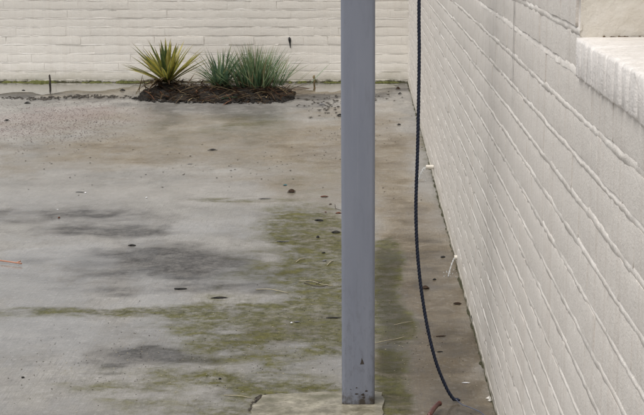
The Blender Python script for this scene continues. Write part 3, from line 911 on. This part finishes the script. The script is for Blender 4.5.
spec += [(math.pi + 0.1, R(22), 0.42, 0.032, R(-4)), (math.pi - 0.05, R(52), 0.47, 0.036, R(4)), (0.1, R(30), 0.42, 0.03, R(6)), (math.pi * 0.97, R(68), 0.42, 0.034, R(2)), (0.05, R(48), 0.44, 0.033, R(4))]
for (az, el, L, w_, bend) in spec:
    kind = q.random()
    if kind < 0.36: cols = stripe_cols(9, GREEN, YEL, STRAW)
    elif kind < 0.62: cols = stripe_cols(9, YEL, GREEN, STRAW)
    elif kind < 0.74: cols = stripe_cols(9, DKG, GREEN, STRAW)
    else: cols = stripe_cols(9, PYEL, YEL, STRAW)
    rr_ = yroot + Vector((math.cos(az), math.sin(az), 0)) * 0.02 * (1 - el / R(90)) * 2
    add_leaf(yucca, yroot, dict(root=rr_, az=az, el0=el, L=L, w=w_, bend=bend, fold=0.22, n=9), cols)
for i in range(16):
    az = q.uniform(math.pi, 2 * math.pi)
    cols = stripe_cols(7, BRN, STRAW if q.random() < 0.35 else BRN, BRN)
    add_leaf(yucca, yroot, dict(root=yroot + Vector((0, 0, 0.01)), az=az, el0=R(q.uniform(-5, 25)), L=q.uniform(0.22, 0.38), w=q.uniform(0.015, 0.028), bend=R(q.uniform(20, 60)), n=7), cols)

# flax-like plant with green arching blades
fb = at_y(222, 90, BY)
froot = Vector((fb.x, BY - 0.08, soil_z(fb.x, BY - 0.08) - 0.005))
flax = empty('flax_plant', froot)
tag(flax, 'loose green strap-leaf plant between the yucca and the dense grass clump', 'plant')
G1, G2, G3 = (0.14, 0.225, 0.12), (0.22, 0.31, 0.17), (0.10, 0.18, 0.11)
for i in range(80):
    az = q.uniform(0, 2 * math.pi)
    el = R(q.uniform(34, 86)); L = q.uniform(0.24, 0.42)
    base_ = [G1, G2, G3][q.integers(0, 3)]
    if q.random() < 0.12: base_ = (0.34, 0.30, 0.10)
    cols = stripe_cols(9, tuple(np.array(base_) * 0.8), base_, STRAW)
    off = Vector((q.normal(0, 0.035), q.normal(0, 0.03), 0))
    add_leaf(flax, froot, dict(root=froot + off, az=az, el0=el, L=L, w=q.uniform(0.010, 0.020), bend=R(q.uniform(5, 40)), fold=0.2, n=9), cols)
for (az, el, L) in ((math.pi, R(50), 0.37), (math.pi * 0.98, R(62), 0.38), (math.pi * 1.02, R(38), 0.33), (0.1, R(60), 0.36), (math.pi, R(75), 0.40)):
    add_leaf(flax, froot, dict(root=froot, az=az, el0=el, L=L, w=0.022, bend=R(10), fold=0.2, n=9), stripe_cols(9, G3, G1, STRAW))

# dense grassy clump
gb = at_y(256, 92, BY)
groot = Vector((gb.x, BY - 0.04, soil_z(gb.x, BY) - 0.01))
grass = empty('grass_clump', groot)
tag(grass, 'dense tufted clump of grey-green grass blades, rightmost of the plants', 'plant')
parts, cols = [], []
for i in range(480):
    az = q.uniform(0, 2 * math.pi); rr_ = abs(q.normal(0, 0.105))
    el = R(min(89, max(42, 86 - rr_ * 190 + q.normal(0, 7))))
    L = q.uniform(0.23, 0.375) * (1.0 + 0.1 * (rr_ < 0.1))
    V, F = blade(groot + Vector((math.cos(az) * rr_ * 1.35, math.sin(az) * rr_, 0)), az + q.normal(0, 0.35), el, L, q.uniform(0.006, 0.014), R(q.uniform(0, 28)), 0.2, 7, shape='grass', twist=q.uniform(-1.2, 1.2))
    b = [(0.15, 0.25, 0.125), (0.21, 0.31, 0.165), (0.10, 0.19, 0.10), (0.28, 0.35, 0.19)][q.integers(0, 4)]
    tipc = STRAW if q.random() < 0.6 else b
    if q.random() < 0.10: b = (0.30, 0.25, 0.14)
    parts.append((V, F))
    for k in range(8):
        s = k / 7
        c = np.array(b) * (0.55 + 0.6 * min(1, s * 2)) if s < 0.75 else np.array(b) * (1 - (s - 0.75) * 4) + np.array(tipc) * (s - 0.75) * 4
        cols += [c] * 3
for (az, el, L, bend) in ((0.05, R(38), 0.56, 6), (0.0, R(50), 0.5, 10), (-0.1, R(62), 0.48, 10), (math.pi, R(50), 0.42, 14)):
    V, F = blade(groot + Vector((0.08 * math.cos(az), 0, 0)), az, el, L, 0.010, R(bend), 0.2, 7, shape='grass'); parts.append((V, F))
    for k in range(8): cols += [np.array((0.20, 0.20, 0.10)) if k > 4 else np.array((0.10, 0.16, 0.08))] * 3
V, F = join_data(parts)
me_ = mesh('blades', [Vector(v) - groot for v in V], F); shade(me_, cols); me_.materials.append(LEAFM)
o = link('blades', me_, grass); o['kind'] = 'stuff'

# dead leaves and straw lying over the mound
parts, cols = [], []
for i in range(760):
    x = q.uniform(MX0 + 0.03, MX1 - 0.02); y = BY + q.uniform(-0.58, 0.25)
    if abs((x - cxm) / rxm) ** 4 + abs((y - cym) / rym) ** 2.4 > 1.1: continue
    z = soil_z(x, y) + 0.008
    V, F = blade(Vector((x, y, z)), q.uniform(0, 6.28), R(q.uniform(-8, 28)), q.uniform(0.08, 0.30), q.uniform(0.006, 0.016), R(q.uniform(0, 30)), 0.15, 5)
    parts.append((V, F))
    b = [BRN, (0.17, 0.115, 0.065), (0.04, 0.025, 0.017), (0.40, 0.31, 0.18), (0.22, 0.10, 0.055)][q.choice(5, p=[.36, .22, .22, .12, .08])]
    cols += [np.array(b) * q.uniform(0.7, 1.2)] * 18
V, F = join_data(parts)
me_ = mesh('dead_leaf_thatch', V, F); shade(me_, cols); me_.materials.append(LEAFM)
tag(link('dead_leaf_thatch', me_), 'brown dead leaves and straw matted over the soil mound', 'dead leaves', kind='stuff')
# long fallen leaves on the bed
for (px, py, ln, az, c, lb) in [(205, 83, 0.42, 0.02, (0.26, 0.27, 0.06), 'long yellow-green fallen leaf lying behind the yucca'), (222, 101.5, 0.20, 0.5, (0.05, 0.13, 0.07), 'green fallen blade at the front edge of the soil mound'), (242, 94, 0.34, 0.45, (0.18, 0.20, 0.07), 'pale green leaf slanting across the mound below the grass clump')]:
    p = at_y(px, py, BY - 0.1 if py < 95 else BY - 0.5)
    z = soil_z(p.x, p.y) + 0.012
    V, F = blade(Vector((p.x, p.y, max(z, p.z))), az, R(6), ln, 0.028, R(14), 0.15, 8)
    me_ = mesh('fallen_leaf', V, F); shade(me_, [c] * len(V)); me_.materials.append(LEAFM)
    tag(link('fallen_leaf', me_), lb, 'leaf')
# dried plant stubs left of the yucca
parts, cols = [], []
for (px, py, px2, py2) in [(139, 92, 143, 74), (136, 95, 142, 82), (146, 90, 143, 78), (150, 90, 141, 76), (133, 83, 160, 85)]:
    a, b = at_y(px, py, BY), at_y(px2, py2, BY - 0.02)
    d = b - a
    V, F = blade(a, math.atan2(d.y, d.x), math.asin(max(-1, min(1, d.z / d.length))), d.length, 0.016, 0.0, 0.15, 5); parts.append((V, F)); cols += [np.array((0.33, 0.26, 0.13)) * q.uniform(.6, 1.2)] * 18
V, F = join_data(parts); me_ = mesh('dried_stalks', V, F); shade(me_, cols); me_.materials.append(LEAFM)
tag(link('dried_stalks', me_), 'dry tan stalks drooping at the left side of the yucca', 'dead leaves')

# ------------------------------------------------------------------ things along the end wall
wood = simple('wet_wood', (0.018, 0.014, 0.010), (0.05, 0.038, 0.026), 40, 0.7, 0.002)
p = gnd(50, 84.5); top = at_y(50, 74.5, p.y)
V, F = tube_data([(p.x, p.y, -0.01), (p.x + 0.002, p.y, top.z * 0.5), (p.x - 0.001, p.y, top.z - 0.01), (p.x, p.y, top.z)], [0.011, 0.010, 0.009, 0.004], 7)
tag(link('stake', mesh('stake', V, F), None, wood), 'short dark stake standing in the puddle by the end wall', 'stake')
p = gnd(314, 84); top = at_y(314, 75, p.y)
V, F = tube_data([(p.x, p.y, -0.01), (p.x + 0.006, p.y, top.z * 0.5), (p.x - 0.002, p.y, top.z * 0.8), (p.x + 0.002, p.y, top.z)], [0.007, 0.009, 0.013, 0.004], 7)
tag(link('weed_stub', mesh('weed_stub', V, F), None, simple('dry_weed', (0.10, 0.07, 0.03), (0.20, 0.15, 0.07), 40, 0.8)), 'small brown weed stub growing at the end wall foot right of the grass clump', 'weed')
# black strap on the wall
a, b = at_y(289.3, 37, D - 0.012), at_y(290.2, 48, D - 0.012)
hook = empty('wall_strap', (a.x, D - 0.003, b.z))
tag(hook, 'little black strap fixed high on the end wall above the grass', 'strap')
blk = simple('black_rubber', (0.008, 0.008, 0.009), (0.02, 0.02, 0.022), 40, 0.6)
V, F = [], []
L = (a - b).length
for i, (s, w_, d_) in enumerate([(0, .003, .004), (.25, .005, .006), (.45, .008, .010), (.65, .013, .015), (.85, .013, .015), (.97, .007, .010), (1.0, .002, .004)]):
    cx_ = 0.010 * (1 - s)
    V += [(cx_ - w_, 0, s * L), (cx_ - w_ * .7, -d_, s * L), (cx_ + w_ * .7, -d_, s * L), (cx_ + w_, 0, s * L)]
F = [(4*i+k, 4*i+(k+1) % 4, 4*i+4+(k+1) % 4, 4*i+4+k) for i in range(6) for k in range(4)] + [(0, 3, 2, 1), (24, 25, 26, 27)]
link('strap', mesh('strap', V, F), hook, blk)
link('bolt', mesh('bolt', *tube_data([(0, 0.01, L * .8), (0, -0.022, L * .8)], 0.005, 8)), hook, wood)

# moss cushions at wall feet
mossm = simple('moss', (0.045, 0.055, 0.010), (0.14, 0.14, 0.035), 60, 0.9, 0.01)
def moss_strip(label, spots, seed):
    q = np.random.default_rng(seed); parts = []
    for (c, rx, ry, h_) in spots:
        n_r, n_s = 4, 9
        V, F = [(c[0], c[1], c[2] + h_)], []
        for i in range(1, n_r + 1):
            s = i / n_r
            for k in range(n_s):
                an = 2 * math.pi * k / n_s; w_ = q.uniform(0.8, 1.2)
                V.append((c[0] + rx * s * w_ * math.cos(an), c[1] + ry * s * w_ * math.sin(an), c[2] + h_ * (1 - s * s) * q.uniform(0.7, 1.2) - 0.004 * (i == n_r)))
        for k in range(n_s): F.append((0, 1 + k, 1 + (k + 1) % n_s))
        for i in range(n_r - 1):
            for k in range(n_s):
                a_ = 1 + i * n_s + k; b_ = 1 + i * n_s + (k + 1) % n_s
                F.append((a_, a_ + n_s, b_ + n_s, b_))
        parts.append((V, F))
    o = link('moss', mesh('moss', *join_data(parts)), None, mossm)
    tag(o, label, 'moss', kind='stuff')
q = np.random.default_rng(40)
spots = []
for i in range(150):
    px = q.uniform(-5, 400)
    if 150 < px < 285: continue
    s = 1.0 if not (28 < px < 52) else 2.2
    x = at_y(px, 83, D - 0.02).x
    if px > 60 and q.random() < 0.45: continue
    spots.append(((x, D - q.uniform(0, 0.04), -0.004), q.uniform(0.02, 0.06), 0.025, q.uniform(0.006, 0.016) * (1 + 0.2 * s)))
for i in range(16):
    x = at_y(q.uniform(33, 51), 83, D - 0.02).x
    spots.append(((x, D - q.uniform(0.0, 0.08), 0), q.uniform(0.03, 0.07), 0.04, q.uniform(0.008, 0.022)))
moss_strip('green moss growing in the joint along the end wall foot', spots, 1)
spots = []
for i in range(110):
    y_ = q.uniform(3.8, D - 0.05)
    spots.append(((W - q.uniform(-0.004, 0.004), y_, -0.006), q.uniform(0.004, 0.011), q.uniform(0.02, 0.09), q.uniform(0.003, 0.008)))
keep = mossm; mossm = simple('dark_moss', (0.02, 0.02, 0.008), (0.07, 0.065, 0.025), 60, 0.9, 0.01)
moss_strip('dark moss in the joint along the side wall foot', spots, 2)
mossm = keep
mossd = simple('dry_moss', (0.045, 0.025, 0.015), (0.16, 0.11, 0.045), 90, 0.95, 0.004)
spots = []
for i in range(46):
    x = W + q.uniform(0.045, 0.27)
    spots.append(((x, YJ - q.uniform(0, 0.006), ZT + 0.001), q.uniform(0.002, 0.006), 0.004, q.uniform(0.001, 0.0035)))
keep = mossm; mossm = mossd
moss_strip('brown moss specks where the recess jamb meets the white sill', spots, 3)
mossm = keep

# ------------------------------------------------------------------ litter on the slab
LC = {'brown': ((0.022, 0.014, 0.010), (0.06, 0.036, 0.022)), 'black': ((0.010, 0.010, 0.010), (0.03, 0.028, 0.025)), 'red': ((0.075, 0.028, 0.018), (0.13, 0.055, 0.03)),
      'teal': ((0.02, 0.10, 0.13), (0.05, 0.20, 0.24)), 'grey': ((0.10, 0.10, 0.105), (0.18, 0.175, 0.17)), 'white': ((0.70, 0.70, 0.72), (0.85, 0.85, 0.86)), 'green': ((0.03, 0.045, 0.02), (0.07, 0.09, 0.035))}
LM = {k: simple('litter_' + k, a, b, 50, 0.75, 0.002, 0.15) for k, (a, b) in LC.items()}
def curled_leaf(L, w_, curl, q, hump=0.0):
    n, m_ = 8, 5
    V, F = [], []
    ph = q.uniform(0, 6.28)
    for i in range(n + 1):
        s = i / n
        ww = w_ * (math.sin(math.pi * min(1, 0.06 + s * 0.94)) ** 0.8) * (1 + 0.30 * math.sin(s * 17 + ph) * math.sin(s * 7 + 2 * ph)) + 0.001
        for j in range(m_):
            t_ = -1 + 2 * j / (m_ - 1)
            z = curl * 0.12 * t_ * t_ * ww + 0.45 * hump * math.sin(math.pi * s) * (1 - 0.97 * t_ * t_) + 0.12 * w_ * math.sin(s * 6 + ph) * t_ * 0.5
            V.append(((s - 0.5) * L, t_ * ww / 2, z))
    for i in range(n):
        for j in range(m_ - 1):
            F.append((i*m_+j, i*m_+j+1, (i+1)*m_+j+1, (i+1)*m_+j))
    zmin = min(v[2] for v in V)
    V = [(x, y, z - zmin) for x, y, z in V]
    # give it thickness
    k = len(V)
    V2 = [(x * 0.97, y * 0.97, 0.0) for x, y, z in V] + [(x, y, z + 0.0012) for x, y, z in V]
    F2 = [tuple(reversed(f)) for f in F] + [tuple(i + k for i in f) for f in F]
    return V2, F2
def gz(x, y):
    i = int(np.argmin(np.abs(gx - x))); j = int(np.argmin(np.abs(gy - y)))
    return float(Z[j, i])
q = np.random.default_rng(50)
def leaf_at(px, py, wpx, c, label, ratio=0.5, curl=0.5, hump=0.012, ang=None, name='fallen_leaf', cat='leaf'):
    p = gnd(px, py)
    L = (gnd(px + wpx / 2, py) - gnd(px - wpx / 2, py)).length
    V, F = curled_leaf(L, L * ratio, curl, q, hump)
    o = link(name, mesh(name, V, F), None, LM[c])
    o.location = (p.x, p.y, gz(p.x, p.y) + 0.001)
    o.rotation_euler = (0, 0, q.uniform(-0.5, 0.5) if ang is None else ang)
    if label: tag(o, label, cat)
    return o
leaf_at(291.5, 192, 8.5, 'brown', 'humped dark brown leaf lying just below a teal scrap', 0.8, 0.2, 0.034)
leaf_at(285.2, 185.3, 4.5, 'teal', 'tiny teal scrap lying on the concrete above a humped leaf', 0.7, 0.6, 0.008, name='plastic_scrap', cat='scrap')
leaf_at(324.5, 196.5, 8, 'red', 'reddish flat leaf right of the humped dark leaf', 0.55, 0.3, 0.012)
leaf_at(338.7, 213, 6.5, 'red', 'small red-brown leaf touching the left edge of the post', 0.5, 0.4, 0.015)
leaf_at(319, 220.3, 10, 'black', 'dark wet two-lobed leaf in the middle of the scattered leaves left of the post', 0.5, 0.5, 0.013, ang=-0.5)
leaf_at(336, 232, 9, 'black', 'broad black curled leaf close to the post, lower than the red-brown one', 0.55, 0.9, 0.02, ang=0.1)
leaf_at(318, 236.5, 3.5, 'black', 'small dark scrap of leaf below the two-lobed leaf', 0.9, 0.6, 0.02)
leaf_at(323.5, 252, 4, 'black', 'black speck of leaf on the moss left of the post', 0.8, 0.5, 0.008)
leaf_at(324.5, 260, 4.5, 'grey', 'greyish crumpled scrap on the moss below the black speck', 0.8, 0.5, 0.012)
leaf_at(330.5, 204, 3.5, 'brown', 'tiny brown leaf between the reddish leaf and the post', 0.7, 0.5, 0.008)
leaf_at(325.8, 212, 2.6, 'red', 'tiny red leaf crumb above the two-lobed leaf', 0.7, 0.5, 0.006)
leaf_at(132, 245.5, 8.5, 'black', 'black leaf lying in the dark damp patch on the left', 0.45, 0.4, 0.014, ang=-0.1)
leaf_at(180.5, 288, 13, 'black', 'long flat black leaf in the damp patch at mid left', 0.35, 0.2, 0.006, ang=0.0)
leaf_at(219.5, 297, 18, 'black', 'longest slender black leaf, lying just above the green moss band', 0.22, 0.2, 0.007, ang=0.05)
leaf_at(425.5, 287.5, 8.5, 'brown', 'dark brown humped leaf just right of the rope', 0.7, 0.2, 0.026)
leaf_at(457.5, 302.5, 8, 'brown', 'oval brown leaf near the side wall foot', 0.55, 0.3, 0.014)
leaf_at(443, 256.5, 5, 'black', 'small black leaf beside the wall foot just above the trickling outlet', 0.6, 0.4, 0.012)
leaf_at(434.5, 279, 4, 'black', 'small dark leaf crumb above and right of the humped brown leaf by the rope', 0.7, 0.4, 0.012)
leaf_at(441, 334.5, 11, 'brown', 'thin brown leaf right of the rope, upper of two', 0.22, 0.4, 0.005, ang=0.25)
leaf_at(440, 350.5, 7, 'black', 'thin dark leaf right of the rope, lower of two', 0.25, 0.4, 0.005, ang=0.0)
leaf_at(212.5, 149.5, 10, 'black', 'dark winged leaf alone on the far beige concrete', 0.35, 0.9, 0.02, ang=0.1)
leaf_at(59, 216.5, 2.8, 'red', 'tiny rust-red leaf on the dark damp band at the left', 0.9, 0.5, 0.012)
leaf_at(23, 377, 3.2, 'black', 'tiny black crumb near the bottom left corner', 0.8, 0.5, 0.008)
leaf_at(220, 378.5, 3, 'black', 'tiny black crumb left of the footing crack', 0.8, 0.5, 0.007)
leaf_at(190, 163.5, 5, 'grey', 'grey leaf sliver on pale concrete at far middle', 0.3, 0.4, 0.005)
leaf_at(27.5, 103, 7, 'black', 'black leaf clump just in front of the far puddle', 0.6, 0.5, 0.03)
leaf_at(23.5, 90.5, 6, 'black', 'black leaf clump lying in the far puddle left of the stake', 0.6, 0.5, 0.03)
leaf_at(122.5, 89.5, 6, 'black', 'black leaf clump at the left end of the soil mound', 0.6, 0.5, 0.035)
leaf_at(7, 120, 6, 'black', 'dark leaf at the left edge among the pink litter', 0.5, 0.5, 0.02)
leaf_at(340, 116, 7, 'black', 'jagged black leaf against the left edge of the post, far back', 0.7, 0.9, 0.045)
leaf_at(322, 104.5, 7, 'grey', 'large grey-brown leaf right of the soil mound', 0.7, 0.3, 0.03)
leaf_at(398, 88.5, 5, 'brown', 'brown leaf clump in the far corner of the two walls', 0.8, 0.5, 0.05)
leaf_at(400, 94, 4, 'black', 'small black leaf just in front of the corner leaf clump', 0.7, 0.5, 0.03)
leaf_at(399, 124.5, 4, 'black', 'single black leaf between the post and rope on far concrete', 0.7, 0.5, 0.02)
leaf_at(85.5, 192.3, 2.2, 'white', 'tiny white scrap on the pale concrete, right end of a grey sliver', 0.8, 0.5, 0.008, name='paper_scrap', cat='scrap')
leaf_at(146.5, 197.3, 2.2, 'white', 'tiny white scrap alone on mid-left concrete', 0.9, 0.5, 0.01, name='paper_scrap', cat='scrap')
leaf_at(57.5, 208.4, 2.2, 'white', 'flat white scrap at the upper edge of the damp band', 0.6, 0.3, 0.004, name='paper_scrap', cat='scrap')
leaf_at(80, 191.4, 9, 'grey', 'grey leaf sliver left of a tiny white scrap', 0.25, 0.2, 0.004, ang=0.0)
leaf_at(283, 240.5, 13, 'grey', 'grey flat leaf sliver left of the mossy patch', 0.25, 0.2, 0.004, ang=0.05)
leaf_at(265, 198.8, 13, 'grey', 'grey flat leaf sliver below and left of the humped leaf', 0.2, 0.2, 0.004, ang=0.0)
leaf_at(297, 321.5, 6, 'grey', 'grey leaf scrap beside a white speck on the lower moss', 0.4, 0.4, 0.005)
leaf_at(291.5, 322.5, 2.2, 'white', 'white speck on the lower moss left of the post', 1.2, 0.5, 0.006, name='paper_scrap', cat='scrap')
leaf_at(334, 317, 16, 'black', 'narrow dark leaf touching the post left side above the footing', 0.15, 0.3, 0.005, ang=0.05)
leaf_at(466, 382, 9, 'white', 'pale thin sliver on the dark concrete between rope end and wall', 0.14, 0.2, 0.003, ang=0.0, name='paper_scrap', cat='scrap')

# orange stick at the left edge
orm = simple('orange_plastic', (0.40, 0.18, 0.11), (0.52, 0.26, 0.17), 40, 0.5)
a, b = gnd(0, 260.5, 0.008), gnd(21.5, 263.5, 0.008)
V, F = join_data([tube_data([a, a.lerp(b, .5), b], 0.0036, 8), tube_data([b + Vector((-0.03, 0.01, 0.0)), b + Vector((-0.012, 0.035, 0.003))], 0.003, 6)])
tag(link('orange_stick', mesh('orange_stick', V, F), None, orm), 'thin orange stick lying on the slab at the left edge', 'stick')

# straw, twigs, and two ripple highlights made as strips
stm = simple('straw', (0.26, 0.225, 0.14), (0.46, 0.41, 0.29), 40, 0.6)
twm = simple('twig_bark', (0.03, 0.022, 0.016), (0.09, 0.07, 0.05), 40, 0.7)
def twig(label, pix, r, mat, name='straw', zz=0.006, forks=()):
    pts = [gnd(x, y, zz) for x, y in pix]
    r *= 0.62
    pts = [Vector((p.x, p.y, gz(p.x, p.y) + r + 0.001 + (0.003 if i % 2 else 0))) for i, p in enumerate(pts)]
    parts = [tube_data(catmull(pts, 4), r, 5)]
    for fpix in forks:
        fp = [gnd(x, y) for x, y in fpix]; parts.append(tube_data([Vector((p.x, p.y, gz(p.x, p.y) + r + 0.003)) for p in fp], r * 0.7, 5))
    tag(link(name, mesh(name, *join_data(parts)), None, mat), label, 'straw' if name == 'straw' else 'twig')
twig('forked dark twig with pale tips on the moss left of the post', [(304, 281), (312, 284), (320, 285), (328, 284.5)], 0.003, twm, 'twig', forks=[[(306, 281.5), (314, 280.5), (320, 282.5)], [(316, 284.5), (322, 281.5)]])
twig('pale straw over the forked twig on the moss', [(299, 279.5), (311, 279.8), (322, 282.5), (333, 284.5)], 0.0026, stm)
twig('long pale straw lying left of the forked twig', [(256, 287.5), (270, 288), (288, 291)], 0.003, stm)
twig('short yellow straw on the mossy patch left of the post', [(296, 260.5), (300, 258), (305, 256.5)], 0.003, stm)
twig('yellow straw near the post left side on the moss', [(327, 264), (330, 261), (333, 259)], 0.003, stm)
twig('long straw along the top edge of the cream footing', [(284, 400), (300, 397.5), (322, 397), (346, 396.5)], 0.0022, stm)
twig('short yellow straw at the footing beside the post', [(308, 391.5), (316, 392.6), (328, 391.8)], 0.0028, stm)
twig('brown twig lying on the footing against the post', [(324, 399.5), (332, 397.8), (341, 398.3)], 0.0026, twm, 'twig')
twig('pale straw left of the footing crack', [(224, 393), (240, 394.3), (251, 395.5)], 0.0024, stm)
twig('curly dark twig on the footing near its crack', [(265, 401.5), (268, 398), (270, 400), (267, 399)], 0.0018, twm, 'twig')
twig('thin pale line standing in for a ripple glint right of the post', [(375, 341), (384, 339.5), (396, 336.5), (404, 335)], 0.0024, stm)  # highlight on a water ripple, shaped as a straw-coloured strip
twig('upper pale line standing in for a ripple glint right of the post', [(394, 322.3), (404, 320.5), (413, 318.5)], 0.0018, stm)  # second ripple highlight, made the same way
twig('fine hooked twig touching the left edge of the post', [(335, 203), (336, 208), (341, 209)], 0.0025, twm, 'twig')
# dark gravel crumbs in the crack beside the footing
cm = NT('crumbs'); cm.set(Base_Color=cm.ramp(cm.noise(80, 2, 0.5), [(0.35, (0.012, 0.010, 0.008)), (0.65, (0.09, 0.075, 0.055))]), Roughness=0.8)
def crumbs(label, pix, n, spread, smin, smax, mat, name, cat, seed, flat=0.6):
    q = np.random.default_rng(seed); parts = []
    for i in range(n):
        k = q.integers(0, len(pix) - 1); s = q.random()
        x = pix[k][0] * (1 - s) + pix[k+1][0] * s + q.normal(0, spread); y = pix[k][1] * (1 - s) + pix[k+1][1] * s + q.normal(0, spread * 0.4)
        p = gnd(x, y); r = q.uniform(smin, smax)
        if p.x > W - 0.006 or p.y > D - 0.01: continue
        c = Vector((p.x, p.y, gz(p.x, p.y) + r * 0.3))
        vs = [c + Vector((a * r * q.uniform(.6, 1.3), b * r * q.uniform(.6, 1.3), d * r * flat)) for a, b, d in ((1,0,0),(-1,0,0),(0,1,0),(0,-1,0),(.2,.1,1),(0,0,-1))]
        parts.append((vs, [(0,2,4),(2,1,4),(1,3,4),(3,0,4),(2,0,5),(1,2,5),(3,1,5),(0,3,5)]))
    tag(link(name, mesh(name, *join_data(parts), smooth=False), None, mat), label, cat, kind='stuff')
crumbs('dark gravel crumbs filling the crack along the footing edge', [(250, 410), (253, 402), (258, 397), (264, 394.5), (285, 393)], 90, 1.3, 0.002, 0.006, cm.m, 'gravel', 'gravel', 3, 0.9)
crumbs('ring of dark dirt around the foot of the post', [(341, 404), (341, 407), (350, 406.6), (375, 406.6), (376, 403)], 120, 1.2, 0.001, 0.004, cm.m, 'dirt', 'dirt', 13, 0.7)
crumbs('scattered dark crumbs over the near concrete', [(20, 380), (120, 340), (250, 370), (330, 300), (440, 370)], 650, 50, 0.0008, 0.0030, cm.m, 'crumbs', 'debris', 4)
crumbs('tiny pale flecks of leaf and grit over the near concrete', [(60, 390), (170, 330), (250, 380), (330, 290), (400, 340), (460, 390)], 320, 40, 0.001, 0.0034, stm, 'flecks', 'debris', 14, 0.3)
crumbs('scattered dark leaf crumbs over the far concrete', [(20, 165), (130, 150), (250, 170), (330, 140), (400, 130), (430, 260)], 260, 34, 0.002, 0.008, cm.m, 'crumbs', 'debris', 5, 0.3)
crumbs('dark leaf crumbs strewn before the corner right of the soil mound', [(300, 98), (335, 103), (320, 112), (335, 96), (400, 95)], 110, 10, 0.006, 0.022, cm.m, 'leaf_litter', 'leaf litter', 6, 0.25)
crumbs('line of dark washed-up litter along the far puddle edge', [(4, 97.5), (40, 98.5), (70, 96.3), (92, 96.0), (130, 97)], 200, 2.0, 0.006, 0.020, cm.m, 'leaf_litter', 'leaf litter', 7, 0.3)
crumbs('loose clods of dark soil spilled along the front of the mound', [(134, 98), (150, 101), (175, 101.8), (215, 102.3), (250, 102), (280, 101), (295, 97)], 300, 1.8, 0.005, 0.020, tso.m, 'soil_clods', 'soil', 15, 0.8)
pk = NT('pink_litter'); pk.set(Base_Color=pk.ramp(pk.noise(60, 2, 0.5), [(0.35, (0.10, 0.068, 0.060)), (0.65, (0.22, 0.16, 0.148))]), Roughness=0.7)
crumbs('pinkish fallen petals and leaf bits spread over the far left slab', [(0, 112), (60, 110), (120, 112), (60, 120), (0, 128), (60, 131), (110, 130)], 2600, 22, 0.002, 0.006, pk.m, 'petal_litter', 'leaf litter', 8, 0.25)
rubm = simple('paint_rubble', (0.45, 0.42, 0.37), (0.72, 0.69, 0.64), 60, 0.8)
crumbs('broken white paint chips at the near foot of the side wall', [(490, 396), (493, 402), (496, 412)], 26, 1.2, 0.004, 0.011, rubm, 'paint_chips', 'rubble', 9, 0.9)

# maroon rounded stub at the bottom edge
mm = simple('maroon_pod', (0.055, 0.016, 0.013), (0.11, 0.035, 0.026), 40, 0.3, 0.001)
a = [gnd(429, 416, 0.016), gnd(433.5, 409, 0.017), gnd(437.5, 404.6, 0.018), gnd(441, 402.8, 0.019)]
V, F = tube_data(catmull(a, 5), [0.0075] * 3 + [0.008] * 9 + [0.0092, 0.0092, 0.0075, 0.0035], 12)
tag(link('seed_pod', mesh('seed_pod', V, F), None, mm), 'glossy maroon rounded pod lying near the rope end', 'pod')
